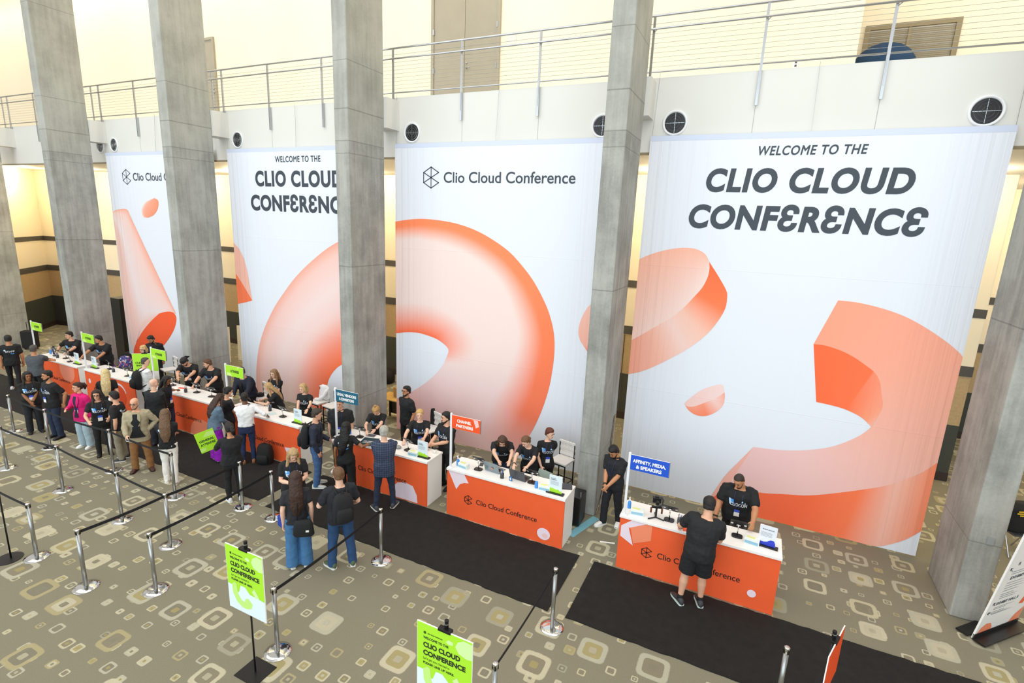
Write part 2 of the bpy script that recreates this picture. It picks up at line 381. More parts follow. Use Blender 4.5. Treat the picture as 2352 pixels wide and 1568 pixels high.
# ------------------------------------------------------------------ black carpet runners, tape
def runner(x0, x1, y0, y1, label):
    b = MB(); n = int((x1-x0)/.12)
    def edge(y): return [(x0+(x1-x0)*k/n, y+rnd.uniform(-.012, .012)) for k in range(n+1)]
    poly = edge(y0)+edge(y1)[::-1]; m = len(poly)
    b.add([(x, y, .001) for x, y in poly]+[(x, y, .014) for x, y in poly], [tuple(range(m, 2*m))]+[(i, (i+1) % m, (i+1) % m+m, i+m) for i in range(m)])
    o = b.build('carpet_runner', m_runner); tag(o, label, 'carpet', 'black carpet runners before the counters')
runner(-26, -8.78, 6.7, 8.17, 'long black carpet runner before the lime flagged counters at left')
runner(-8.46, -2.27, 6.62, 8.19, 'black carpet runner before the teal and orange flagged counters')
runner(-1.98, 12, 6.62, 8.17, 'black carpet runner in front of the blue flagged counter at right')
o = MB().box((-2.5, 9.15, .003), (.16, .92, .004), rz=-.3).build('floor_tape', mat('blue_tape', '#79b3c4', .6)); tag(o, 'strip of light blue tape on the carpet beside the pillar', 'tape')
o = MB().box((-1.93, 8.85, .003), (.28, .04, .004), rz=.3).build('floor_tape', m_paper); tag(o, 'short white tape scrap on the carpet left of the rightmost counter', 'tape')

# ------------------------------------------------------------------ banners
def vcol_mat():
    m = newmat('banner_print_colours'); t = NT(m); n = t.new('ShaderNodeVertexColor'); n.layer_name = 'ink'
    t.n.links.new(n.outputs[0], t.b.inputs['Base Color']); t.b.inputs['Roughness'].default_value = .7
    fold_bump(t); return m
def fold_bump(t):
    """vertical fabric folds, deepest near the hanging edge, plus two sewn seams"""
    co = t.new('ShaderNodeTexCoord').outputs['Object']
    n = t.noise(t.mapping(co, (7, 1, .12)), 1.0, 3, .5); s_ = t.new('ShaderNodeSeparateXYZ'); t.n.links.new(co, s_.inputs[0])
    x, z = s_.outputs[0], s_.outputs[2]
    k = t.math('ADD', t.math('POWER', 2.718, t.math('MULTIPLY', x, -1.6)), t.math('MULTIPLY', t.math('POWER', 2.718, t.math('MULTIPLY', t.math('SUBTRACT', 5.7, x), -1.5)), .7))
    h = t.math('MULTIPLY', n, t.math('ADD', .12, t.math('MULTIPLY', k, 1.25)))
    for zz in (2.42, 5.12):
        d = t.math('SUBTRACT', 1.0, t.math('DIVIDE', t.math('ABSOLUTE', t.math('SUBTRACT', z, zz)), .012), clamp=True)
        h = t.math('ADD', h, t.math('MULTIPLY', d, .035))
    b = t.new('ShaderNodeBump'); b.inputs['Strength'].default_value = .55; b.inputs['Distance'].default_value = .10
    t.n.links.new(h, b.inputs['Height']); t.n.links.new(b.outputs[0], t.b.inputs['Normal'])
m_ban = newmat('white_banner_fabric'); _t = NT(m_ban); m_ban.node_tree.nodes['Principled BSDF'].inputs['Base Color'].default_value = (*lin('#e4e9f3'), 1); _t.b.inputs['Roughness'].default_value = .75; fold_bump(_t)
m_hem = mat('banner_hem', '#cfd8ee', .7)
m_vc = vcol_mat()
def crom(pts, n):
    p = [np.array(q, float) for q in pts]; p = [2*p[0]-p[1]]+p+[2*p[-1]-p[-2]]
    out = []
    for i in range(1, len(p)-2):
        for k in range(8):
            t = k/8; a, b, c, d = p[i-1:i+3]
            out.append(.5*((2*b)+(-a+c)*t+(2*a-5*b+4*c-d)*t*t+(-a+3*b-3*c+d)*t**3))
    out.append(p[-2]); out = np.array(out)
    s = np.r_[0, np.cumsum(np.linalg.norm(np.diff(out, axis=0), axis=1))]; u = np.linspace(0, s[-1], n)
    return np.c_[np.interp(u, s, out[:, 0]), np.interp(u, s, out[:, 1])]
def lerpc(stops, t):
    for (a, ca), (b, cb) in zip(stops, stops[1:]):
        if t <= b: k = max(0, (t-a)/(b-a)) if b > a else 0; return np.array(ca)*(1-k)+np.array(cb)*k
    return np.array(stops[-1][1])
H = lambda h: np.array(lin(h))
def patch(name, parent, A, B, colf, off, n=60, k=16, smooth=True):
    """printed shape between outlines A and B (banner x,z); colf(s,t) gives the ink"""
    A = crom(A, n) if smooth else lin_rs(A, n); B = crom(B, n) if smooth else lin_rs(B, n)
    vs, cs, fs = [], [], []
    for i in range(n):
        for j in range(k+1):
            t = j/k; q = A[i]*(1-t)+B[i]*t; vs.append((q[0], -off, q[1])); cs.append((*colf(i/(n-1), t), 1))
    for i in range(n-1):
        for j in range(k): a = i*(k+1)+j; fs.append((a, a+1, a+k+2, a+k+1))
    me = bpy.data.meshes.new(name); me.from_pydata(vs, [], fs)
    at = me.color_attributes.new('ink', 'FLOAT_COLOR', 'POINT'); at.data.foreach_set('color', [x for c in cs for x in c])
    me.materials.append(m_vc); o = bpy.data.objects.new(name, me); C.objects.link(o); o.parent = parent; return o
def lin_rs(p, n):
    p = np.array(p, float); s = np.r_[0, np.cumsum(np.linalg.norm(np.diff(p, axis=0), axis=1))]; u = np.linspace(0, s[-1], n)
    return np.c_[np.interp(u, s, p[:, 0]), np.interp(u, s, p[:, 1])]
def flat_text(name, parent, vs, fs, m, off, kind=None):
    me = bpy.data.meshes.new(name); me.from_pydata([(x, -off-d, z) for x, z, d in vs], [], fs); me.materials.append(m)
    o = bpy.data.objects.new(name, me); C.objects.link(o); o.parent = parent
    return o
def logo_mb(x, z, w, h, lw, off):
    """open-sided hexagon of spokes: two stacked cubes drawn in line"""
    P = dict(T=(0, .5), UL=(-.42, .24), LL=(-.42, -.24), B=(0, -.5), UR=(.42, .24), LR=(.42, -.24), C=(0, 0))
    b = MB()
    for a, c in ('T UL', 'UL LL', 'LL B', 'T UR', 'B LR', 'UR C', 'LR C', 'C UL', 'C LL', 'T B'.replace('T B', 'T C'), 'C B') if False else [s.split() for s in ('T UL', 'UL LL', 'LL B', 'T UR', 'B LR', 'UR C', 'LR C', 'C UL', 'C LL', 'T C', 'C B')]:
        p = np.array(P[a])*(w/.84, h)+(x, z); q = np.array(P[c])*(w/.84, h)+(x, z); d = q-p; L = np.linalg.norm(d)
        b.box(((p[0]+q[0])/2, -off, (p[1]+q[1])/2), (L+lw, .002, lw), ry=-math.atan2(d[1], d[0]))
    return b
ORG, PEA, PNK, PAL, WHT = H('#fb6a38'), H('#f8b096'), H('#efc2bd'), H('#f2ddd8'), H('#eef0f6')
DOR, LOR = H('#fa6a3e'), H('#fd8a5a')
BW, BH = 5.7, 7.62
def banner(x0, label, w=BW):
    t = thing('hanging_banner', label, 'banner', (x0, 11.25, 0), 0, 'tall fabric banners between the pillars')
    MB().bx(0, w, 0, .012, .03, 7.68).build('cloth', m_ban, t)
    MB().bx(0, w, -.003, .0, 7.58, 7.68).build('top_hem', m_hem, t)
    for x in (.02, w/2, w-.02):
        MB().tube([(x, .02, 7.67), (x+rnd.uniform(-.04, .04), .06, 8.85)], .004, 5).build('hanging_wire', m_steel, t)
    return t
def big_title(t):
    vs, fs = fit_text('WELCOME TO THE', 2.02, 3.76, 7.28, .165, .022, .15 if 'large' in t['label'] else 0, 1.12); flat_text('lettering', t, vs, fs, m_slate, .004)
    vs, fs = fit_text('CLIO CLOUD', 1.16, 4.52, 6.61, .44, .043, .12 if 'large' in t['label'] else 0, 1.12); flat_text('lettering', t, vs, fs, m_slate, .004)
    vs, fs = fit_text('CONF\u0190R\u0190NC\u0190', .91, 4.8, 5.91, .46, .043, .12 if 'large' in t['label'] else 0, 1.08); flat_text('lettering', t, vs, fs, m_slate, .004)
def logo_title(t):
    logo_mb(1.10, 6.87, .44, .5, .022, .004).build('logo_mark', m_slate, t)
    vs, fs = fit_text('Clio Cloud Conference', 1.47, 4.85, 6.75, .25, .012); flat_text('lettering', t, vs, fs, m_slate, .004)
def sh(p, x0): return [(x-x0, z) for x, z in p]
# right banner
X0 = -2.33; b4 = banner(X0, 'large right banner reading WELCOME TO THE CLIO CLOUD CONFERENCE with a coral C-shaped block below')
big_title(b4)
fa = sh([(-2.33, 5.22), (-2.09, 5.34), (-1.81, 5.44), (-1.53, 5.5), (-1.32, 5.51), (-1.16, 5.48), (-1.02, 5.4), (-0.93, 5.26)], X0)
fi = sh([(-0.93, 5.26), (-0.91, 5.11), (-0.93, 4.93), (-1.01, 4.72), (-1.14, 4.53), (-1.33, 4.27), (-1.55, 4.05), (-1.86, 3.81), (-2.15, 3.59), (-2.33, 3.46)], X0)
fo = sh([(-0.93, 5.26), (-0.72, 4.98), (-0.54, 4.71), (-0.51, 4.57), (-0.52, 4.35), (-0.64, 4.05), (-0.84, 3.74), (-1.13, 3.44), (-1.43, 3.2), (-1.78, 2.95), (-2.07, 2.78), (-2.33, 2.68)], X0)
patch('printed_disc', b4, fa, fi[::-1], lambda s, t: lerpc([(0, H('#f7b7a0')), (.5, H('#f3cbc0')), (1, H('#f2ded9'))], t*(.6+.4*s)), .004)
patch('printed_rim', b4, fi, fo, lambda s, t: lerpc([(0, ORG), (.3, H('#fc7c4b')), (.48, H('#f5c4b2')), (.62, H('#f3cfc6')), (.8, H('#f4b6a2')), (1, H('#f3a58f'))], s), .0045)
patch('printed_bowl', b4, sh([(-1.08, 2.23), (-1.0, 2.34), (-0.78, 2.58), (-0.55, 2.72), (-0.38, 2.77), (-0.32, 2.62)], X0), sh([(-1.08, 2.23), (-1.02, 2.18), (-0.88, 2.2), (-0.68, 2.32), (-0.45, 2.48), (-0.32, 2.62)], X0), lambda s, t: lerpc([(0, H('#f3c9c2')), (1, H('#f2d8d4'))], s), .004, 30, 8)
patch('printed_bowl', b4, sh([(-1.08, 2.23), (-1.02, 2.18), (-0.88, 2.2), (-0.68, 2.32), (-0.45, 2.48), (-0.32, 2.62)], X0), sh([(-1.08, 2.23), (-0.98, 2.1), (-0.82, 2.02), (-0.64, 2.03), (-0.48, 2.12), (-0.38, 2.22), (-0.31, 2.35), (-0.3, 2.51), (-.32, 2.62)], X0), lambda s, t: lerpc([(0, H('#f79a7c')), (.45, H('#fa8a64')), (.7, H('#f4cfc8')), (1, H('#f5a68e'))], s)*.85+.15*lerpc([(0, PAL), (1, ORG)], t), .004, 30, 8)
co = sh([(1.39, 4.71), (1.69, 4.7), (2.05, 4.64), (2.4, 4.54), (2.7, 4.4), (3.0, 4.22), (3.21, 4.07), (3.37, 3.93)], X0)
cl = sh([(3.37, 1.95), (3.17, 1.69), (2.97, 1.52), (2.72, 1.32), (2.32, 1.12), (1.85, 0.91), (1.45, 0.76), (1.05, 0.68), (0.67, 0.6), (0.35, 0.6), (0.02, 0.64)], X0)
ci = sh([(1.12, 3.84), (1.31, 3.84), (1.57, 3.78), (1.79, 3.69), (1.99, 3.57), (2.16, 3.45), (2.27, 3.29), (2.33, 3.08), (2.39, 2.84), (2.36, 2.65), (2.28, 2.41), (2.15, 2.22), (1.93, 2.02), (1.65, 1.84), (1.24, 1.69), (0.82, 1.6), (0.37, 1.56)], X0)
cil = sh([(1.33, 2.72), (1.58, 2.7), (1.83, 2.66), (2.09, 2.56), (2.28, 2.41)], X0)
n1 = 60; outer = np.r_[crom(co, 30), lin_rs([(5.7, 3.93), (5.7, 1.95)], 22)[1:-1], crom(cl, 40)]; inner = crom(ci, len(outer))
patch('printed_c_face', b4, lin_rs(outer, 120), lin_rs(inner, 120), lambda s, t: lerpc([(0, H('#f9a184')), (.3, H('#f8ad95')), (.55, H('#f4b7a6')), (.8, H('#efc4c1')), (1, H('#eec3c2'))], s), .004, 120, 14, smooth=False)
patch('printed_c_inside', b4, ci[:11], cil, lambda s, t: lerpc([(0, ORG), (.5, H('#fc7344')), (.85, H('#fa9a76')), (1, H('#f8b09a'))], s)*(1-.3*(1-t)*(s > .5))+H('#f7b7a2')*.3*(1-t)*(s > .5), .0045)
wl = sh([(3.37, .56), (3.18, .33), (2.97, .16), (2.72, .035), (2.2, .032), (1.4, .032), (.8, .032), (.2, .032), (-.4, .032)], X0)
patch('printed_c_wall', b4, cl, wl, lambda s, t: lerpc([(0, H('#f98a63')), (.08, H('#f9a083')), (.2, H('#f5b9a6')), (.36, H('#fb7a4c')), (.6, DOR), (1, H('#f96c44'))], s), .0045, 80, 12)
patch('printed_c_end', b4, sh([(.37, 1.56), (.02, .64)], X0), sh([(.37, 1.56), (-.08, .82), (-.4, .032)], X0), lambda s, t: H('#f2b5a8'), .0042, 12, 4, smooth=False)
# ring banner
X0 = -8.72; b3 = banner(X0, 'banner with the line logo and Clio Cloud Conference above half of a big orange ring')
logo_title(b3)
ro = sh([(-8.72, 5.77), (-8.26, 5.84), (-7.8, 5.87), (-7.16, 5.83), (-6.68, 5.75), (-6.21, 5.61), (-5.75, 5.4), (-5.38, 5.18), (-5.07, 4.91), (-4.75, 4.57), (-4.47, 4.16), (-4.28, 3.79), (-4.15, 3.37), (-4.11, 2.89), (-4.15, 2.31), (-4.23, 1.84), (-4.39, 1.29), (-4.63, 0.72), (-4.97, 0.21), (-5.1, .035)], X0)
ri = sh([(-8.72, 2.8), (-8.32, 2.88), (-7.94, 2.9), (-7.52, 2.84), (-7.26, 2.75), (-7.05, 2.6), (-7.07, 2.42), (-7.25, 2.07), (-7.56, 1.72), (-7.94, 1.4), (-8.33, 1.14), (-8.72, 0.92)], X0)
oo = np.r_[crom(ro, 90), lin_rs([(3.62, .035), (0, .035)], 40)[1:]]
ii = crom(ri, 129)
def ringc(s, t):
    rim = lerpc([(0, 1), (.45, 1), (.62, .95), (.75, .0), (1, 0)], s)
    wide = lerpc([(0, .16), (.3, .22), (.6, .42), (1, .3)], s)
    c = lerpc([(0, PAL), (.45, H('#f3dcd5')), (.6, H('#eed3d1')), (.8, H('#eec4c4')), (1, H('#eeb3ad'))], s)
    e = max(0, 1-t/float(wide)); c = c*(1-rim*min(1, 1.5*e))+lerpc([(0, LOR), (.35, LOR), (.55, H('#f9774a')), (1, H('#ef6248'))], s)*rim*min(1, 1.5*e)
    i = lerpc([(0, 1), (.3, 1), (.46, .5), (.52, 0), (1, 0)], s); k = max(0, (t-.72)/.28); c = c*(1-i*k)+ORG*i*k
    return c
patch('printed_ring', b3, oo, ii, ringc, .004, 129, 40, smooth=False)
patch('printed_petal', b3, sh([(-3.02, 4.36), (-3.33, 4.14), (-3.5, 3.83), (-3.56, 3.54), (-3.52, 3.33), (-3.43, 3.2), (-3.32, 3.07), (-3.02, 2.7)], X0), [(5.7, 4.36), (5.7, 2.7)], lambda s, t: lerpc([(0, H('#f5c5b8')), (.7, H('#f3b3a1')), (.75, H('#f58a66')), (1, ORG)], s), .004, 40, 6)
# welcome banner of the second bay
X0 = -15.0; b2 = banner(X0, 'narrow looking welcome banner with half a ring, cut off by the third pillar')
big_title(b2)
ro = sh([(-9.32, 5.75), (-10.0, 5.45), (-10.76, 5.12), (-11.15, 4.92), (-11.57, 4.65), (-12.01, 4.34), (-12.46, 3.97), (-12.88, 3.55), (-13.31, 3.08), (-13.71, 2.53), (-13.99, 2.04), (-14.18, 1.58), (-14.33, 0.98), (-14.39, 0.47), (-14.4, .04)], X0)
ri = sh([(-9.32, 2.3), (-10.0, 2.0), (-10.74, 1.58), (-10.96, 1.41), (-11.15, 1.19), (-11.27, 0.96), (-11.36, .6), (-11.4, .04)], X0)
def ring2(s, t):
    c = lerpc([(0, H('#f1a78f')), (.1, H('#f3c9bf')), (.35, H('#f2dcd9')), (.6, H('#f3cfc8')), (1, H('#fb7a4c'))], t)
    c = c*(1-.5*min(1, max(0, (t-.55)/.3)))+ORG*.5*min(1, max(0, (t-.55)/.3)); return c*(1-.25*s*(t < .5))+H('#eec7c7')*.25*s*(t < .5)
patch('printed_ring', b2, ro, ri, ring2, .004, 70, 30)
patch('printed_shard', b2, sh([(-15, 4.91), (-14.75, 4.72), (-14.57, 4.44), (-14.46, 4.08), (-14.32, 3.14)], X0), sh([(-15, 3.95), (-14.69, 3.6), (-14.32, 3.14)], X0), lambda s, t: H('#f5bdab'), .004, 20, 4, smooth=False)
patch('printed_shard', b2, sh([(-15, 3.95), (-14.69, 3.6), (-14.32, 3.14)], X0), sh([(-15, 2.96), (-14.6, 3.06), (-14.32, 3.14)], X0), lambda s, t: H('#fb7c50'), .004, 20, 4, smooth=False)
# cone banner
X0 = -21.32; b1 = banner(X0, 'leftmost banner with the line logo over a pink cone ending in an orange disc')
logo_title(b1)
patch('printed_cone', b1, sh([(-21.3, 5.66), (-21.1, 5.73), (-20.9, 5.76), (-20.55, 5.79), (-20.35, 5.73), (-20.26, 5.55), (-19.3, 4.0), (-18.24, 2.29)], X0), sh([(-21.3, 5.4), (-21.3, 3.4), (-21.3, 1.4), (-21.05, .51), (-20.87, 0.81), (-20.48, 1.25), (-19.86, 1.76), (-19.2, 2.19)], X0), lambda s, t: lerpc([(0, H('#f6ab93')), (.12, H('#f4cfc6')), (.5, H('#efdede')), (.75, H('#f3c6ba')), (1, H('#f2d5d0'))], t), .004, 60, 14)
e = sh([(-19.2, 2.19), (-18.77, 2.3), (-18.44, 2.32), (-18.26, 2.21), (-18.27, 2.0), (-18.46, 1.67), (-18.86, 1.25), (-19.34, 0.86), (-20.0, .5), (-20.66, 0.28), (-20.98, 0.29), (-21.05, 0.51), (-20.87, 0.81), (-20.48, 1.25), (-19.86, 1.76), (-19.2, 2.19)], X0)
patch('printed_disc', b1, e[:8], e[:6:-1], lambda s, t: H('#f95f30'), .0045, 40, 6)
e = sh([(-18.79, 6.19), (-18.6, 6.12), (-18.59, 5.98), (-18.7, 5.79), (-18.93, 5.62), (-19.27, 5.52), (-19.51, 5.55), (-19.57, 5.72), (-19.48, 5.89), (-19.25, 6.06), (-18.79, 6.19)], X0)
patch('printed_disc', b1, e[:6], e[:4:-1], lambda s, t: lerpc([(0, H('#fa9270')), (.8, H('#f9a98e')), (1, H('#f6d3c8'))], t), .0045, 40, 6)

# ------------------------------------------------------------------ registration counters
CH, CD, CL, CY = 1.0165, .57, 2.5, 8.22
def disc(cx, cz, rx, rz, a0=0, a1=360, n=32): return [(cx+rx*math.cos(R_(a0+(a1-a0)*k/n)), cz+rz*math.sin(R_(a0+(a1-a0)*k/n))) for k in range(n+(a1-a0 < 360))]
PK, PK2, PK3 = mat('counter_print_pink', '#f0c6c2', .5), mat('counter_print_peach', '#f28c68', .5), mat('counter_print_lilac', '#ecdbe6', .5)
def counter(x0, label, flag, shapes):
    t = thing('registration_counter', label, 'counter', (x0, CY, 0), 0, 'white and orange registration counters')
    MB().bx(.0, .03, .03, CD, 0, CH-.045).bx(CL-.03, CL, .03, CD, 0, CH-.045).bx(.03, CL-.03, CD-.32, CD-.30, .05, CH-.05).build('side_panel', m_white, t)
    MB().bx(0, CL, .005, .03, .0, CH-.045).build('front_panel', m_orange, t)
    MB().bx(-.012, CL+.012, -.012, CD+.012, CH-.045, CH).build('worktop', m_white, t, bevel=.004)
    lg = logo_mb(.5, .44, .165, .195, .012, -.002); lg.build('logo_mark', m_ink, t)
    vs, fs = fit_text('Clio Cloud Conference', .68, 1.98, .395, .105, .008); flat_text('lettering', t, vs, fs, m_ink, -.002)
    for i, (poly, m) in enumerate(shapes):
        b = MB(); y = .002-.0006*i; b.add([(x, y, z) for x, z in poly], [tuple(range(len(poly)))]); b.build('printed_shape', m, t)
    if flag:
        txt, col, tcol, lb = flag
        f = thing('counter_flag', lb, 'sign', (x0+.055, CY+.04, CH), 0, 'flag signs standing on the counters')
        MB().box((0, 0, .58), (.04, .035, 1.155)).box((0, 0, .008), (.11, .09, .016)).build('pole', m_white2, f, bevel=.004)
        MB().bx(.02, .66, -.014, .0, .86, 1.13).build('sign_board', m_white, f)
        MB().bx(.022, .655, -.017, -.014, .862, 1.128).build('sign_face', col, f)
        MB().bx(.655, .665, -.018, .004, .858, 1.135).build('end_trim', m_steel, f)
        if len(txt) == 1: spec = [(txt[0], .20, .50, .965, .065)]
        else: spec = [(txt[0], .06 if len(txt[0]) > 8 else .14, .60 if len(txt[0]) > 8 else .46, 1.0, .062), (txt[1], .12, .54 if len(txt[0]) > 8 else .50, .90, .062)]
        for s_, a, b, z, h in spec:
            vs, fs = fit_text(s_, a, b, z, h, .04); flat_text('lettering', f, vs, fs, tcol, .019)
        for poly, m in ([([(.06, .87), (.24, .87), (.2, .93), (.07, .95)], mat('lime_pale', '#d3f08e', .5)), ([(.46, 1.06), (.5, 1.11), (.45, 1.12)], mat('lime_pale', '', .5))] if col is m_lime else ([([(.5, 1.12), (.6, 1.12), (.63, 1.0), (.56, .96)], PK)] if txt[0] == 'CHANNEL' else [])):
            b = MB(); b.add([(x, -.0175, z) for x, z in poly], [tuple(range(len(poly)))]); b.build('printed_shape', m, f)
    return t
page = [(.03, .965), (.40, .965), (.50, .80), (.40, .785), (.3, .73), (.22, .60)]
m_teal, m_royal, m_flago, m_cream = mat('teal_print', '#0f5c74', .5), mat('royal_blue_print', '#1050c8', .5), mat('orange_flag_print', '#f0531c', .5), mat('white_lettering', '#f6f6f2', .5)
m_lt = mat('green_black_lettering', '#1c2a12', .6)
att = lambda w: (['ATTENDEES'], m_lime, m_lt, w)
counter(-20.95, 'leftmost orange fronted counter, with a translucent pink disc at its right end', att('lime ATTENDEES flag on the leftmost counter'), [(disc(1.9, .79, .42, .36, 180, 360)+[(2.32, .965), (1.48, .965)], PK2), (disc(1.9, .8, .34, .29, 180, 360)+[(2.24, .965), (1.56, .965)], mat('counter_print_rose', '#ef8f74', .5))])
counter(-18.05, 'second orange counter from the left, with a ring print and a pale teardrop', att('lime ATTENDEES flag on the second counter from the left'), [(disc(.22, .68, .06, .075)+[], PK3), (disc(1.72, .5, .36, .36, 20, 160)+disc(1.72, .47, .33, .33, 160, 20), PK3), (disc(1.72, .46, .3, .3), mat('counter_print_dark', '#dd4a20', .5))])
counter(-14.7, 'third orange counter from the left, below the two bending staff', att('lime ATTENDEES flag behind the third counter, in front of the cone banner'), [(disc(2.0, 0.0, .52, .48, 0, 180), PK2)])
counter(-11.7, 'orange counter left of the teal flag, with a white shopfront star shape low at right', att('nearest lime ATTENDEES flag, hiding a head behind it'), [([(2.0, .40), (2.45, .46), (2.3, .25), (2.2, .05)], PK3)])
counter(-8.12, 'orange counter under the teal flag, with a pink petal print at its lower right', (['LEGAL VENDORS', '& EXHIBITORS'], m_teal, m_cream, 'teal flag sign reading LEGAL VENDORS & EXHIBITORS'), [([(1.55, .02), (1.6, .2), (1.75, .36), (1.95, .42), (2.15, .38), (2.25, .2), (2.27, .02)], PK3)])
counter(-5.13, 'orange counter under the CHANNEL PARTNERS flag, with a full logo and nobody before it', (['CHANNEL', 'PARTNERS'], m_flago, m_cream, 'orange flag sign reading CHANNEL PARTNERS'), [(page, PK3), (disc(2.13, .2, .13, .12), PK3), (disc(2.16, .17, .06, .05), PK)])
counter(-1.61, 'rightmost orange counter under the blue flag, with a pale faceted crystal print', (['AFFINITY, MEDIA,', '& SPEAKERS'], m_royal, m_cream, 'royal blue flag sign reading AFFINITY, MEDIA, & SPEAKERS'), [([(.03, .82), (.3, .965), (.55, .965), (.55, .68), (.26, .54), (.2, .80)], PK2), ([(.03, .82), (.2, .965), (.45, .965), (.18, .82)], PK3), ([(.03, .62), (.03, .82), (.16, .82), (.26, .50)], PK3), (disc(2.17, .27, .065, .065), PK3)])

# ------------------------------------------------------------------ queue stanchions, sign stands
RING = [(.0, .022), (.03, .026), (.09, .020), (.15, .010), (.175, .004), (.178, .0)]
def stanchion(x, y, label, belt=None):
    t = thing('queue_stanchion', label, 'stanchion', (x, y, 0), 0, 'chrome queue stanchions')
    MB().lathe([(.0005, 0), (.178, 0), (.176, .008), (.12, .018), (.05, .03), (.0005, .032)], seg=36).build('base', m_chrome, t, smooth=True)
    MB().cyl((0, 0, .03), (0, 0, .93), .030, seg=20).build('post', m_steel2, t, smooth=True)
    h = MB().lathe([(.0005, .93), (.034, .93), (.034, 1.0), (.030, 1.006), (.0005, 1.006)], seg=24)
    h.build('cap', m_chrome, t, smooth=True)
    b = MB()
    for k in range(4): a = k*math.pi/2+.5; b.box((.033*math.cos(a), .033*math.sin(a), .955), (.012, .02, .055), rz=a)
    b.build('belt_slot', m_black, t)
    if belt:
        d = V((belt[0]-x, belt[1]-y, 0)); L = d.length; e = d.normalized()
        n = 12; vs = []
        for k in range(n+1):
            q = e*(.03+(L-.06)*k/n); sag = -.035*(1-(2*k/n-1)**2)*(L/2.3)
            for zz in (.93, .98): vs += [(q.x-e.y*.0015, q.y+e.x*.0015, zz+sag), (q.x+e.y*.0015, q.y-e.x*.0015, zz+sag)]
        fs = []
        for k in range(n):
            a = 4*k; fs += [(a, a+2, a+6, a+4), (a+1, a+5, a+7, a+3), (a, a+4, a+5, a+1), (a+2, a+3, a+7, a+6)]
        fs += [(0, 1, 3, 2), (4*n, 4*n+2, 4*n+3, 4*n+1)]
        MB().add(vs, fs).build('belt', m_belt, t)
    return t
m_steel2 = mat('satin_steel_tube', '#a3a5a3', .3, metal=.85, var=.06, scale=40)
m_belt = mat('navy_black_belt', '#14161c', .7)
st = dict(a=(-2.09, 6.34), b=(-5.30, 6.38), c=(-5.25, 4.15), d=(-7.88, 4.12), e=(-8.88, 3.66), f=(-10.39, 3.68), g=(-8.83, 4.94), h=(-10.37, 4.99), i=(-12.57, 5.05), j=(-14.7, 4.97), k=(-8.83, 6.39), l=(-7.98, 6.42), m=(-10.35, 5.99), n=(-12.62, 6.04), o=(-15.15, 5.97), p=(-17.05, 6.03), q=(-2.1, 4.45), r=(.9, 6.30), u=(-12.9, 3.72))
for key, bl_, lb in (
    ('a', None, 'lone stanchion standing in the gap between the two black runners'),
    ('b', None, 'stanchion at the runner edge right of the person with the black backpack'),
    ('c', 'b', 'nearest stanchion, right beside the lime welcome sign on its stand'),
    ('d', 'l', 'stanchion in the open carpet left of the lime welcome sign, belt running back right'),
    ('e', 'g', 'stanchion furthest forward at left, belt rising to the middle row'),
    ('f', None, 'stanchion near the left picture edge whose belt runs out of the frame'),
    ('u', 'f', 'stanchion outside the left picture edge at the end of the front belt'),
    ('g', 'k', 'stanchion where the front belt and the middle row belt meet'),
    ('h', 'g', 'middle row stanchion below the person in the tan blazer'),
    ('i', 'h', 'middle row stanchion in front of the people beside the pink blazer'),
    ('j', 'i', 'middle row stanchion cut by the left picture edge'),
    ('k', None, 'stanchion beside the person in black holding the lime sign'),
    ('l', None, 'stanchion just left of the person looking at a phone'),
    ('m', None, 'stanchion in front of the person in white trousers'),
    ('n', 'm', 'back row stanchion between the two people right of the pink blazer'),
    ('o', 'n', 'back row stanchion in front of the two leftmost people in CLIOCON tees'),
    ('p', 'o', 'back row stanchion furthest left on the edge of the carpet'),
    ('q', 'a', 'stanchion cut by the bottom picture edge beside the second lime sign'),
    ('r', None, 'stanchion rising from the bottom picture edge in front of the right runner')):
    stanchion(*st[key], lb, st[bl_] if bl_ else None)

def sign_stand(x, y, rz, label, face, zb=.9, hh=.91, ww=.66, rnd_base=False):
    t = thing('sign_stand', label, 'sign stand', (x, y, 0), rz, 'clamp sign stands')
    b = MB()
    if rnd_base: b.lathe([(.0005, 0), (.19, 0), (.19, .008), (.0005, .012)])
    else: b.box((0, .03, .005), (.38, .34, .01))
    b.build('base', m_blackm, t)
    MB().cyl((0, .03, .01), (0, .03, zb+hh+.04), .012).build('pole', m_black, t, smooth=True)
    MB().box((0, .01, zb), (.15, .03, .02)).build('lower_clamp', m_blackm, t)
    MB().box((0, .01, zb+hh), (.15, .06, .03)).cyl((0, .03, zb+hh+.01), (0, .03, zb+hh+.1), .022).build('clamp', m_blackm, t, bevel=.003)
    MB().lathe([(.023, zb+hh+.055), (.026, zb+hh+.055), (.026, zb+hh+.065), (.023, zb+hh+.065)], (0, .03, 0)).build('clamp_ring', m_steel, t)
    MB().bx(-ww/2, ww/2, -.012, 0, zb, zb+hh).build('sign_board', m_white, t)
    face(t, zb, hh, ww)
    return t
def poly_part(t, name, poly, m, off):
    b = MB(); b.add([(x, -off, z) for x, z in poly], [tuple(range(len(poly)))]); return b.build(name, m, t)
m_mint = mat('pale_lime_print', '#cdeea0', .5); m_lt2 = mat('light_lime_print', '#bfe97c', .5)
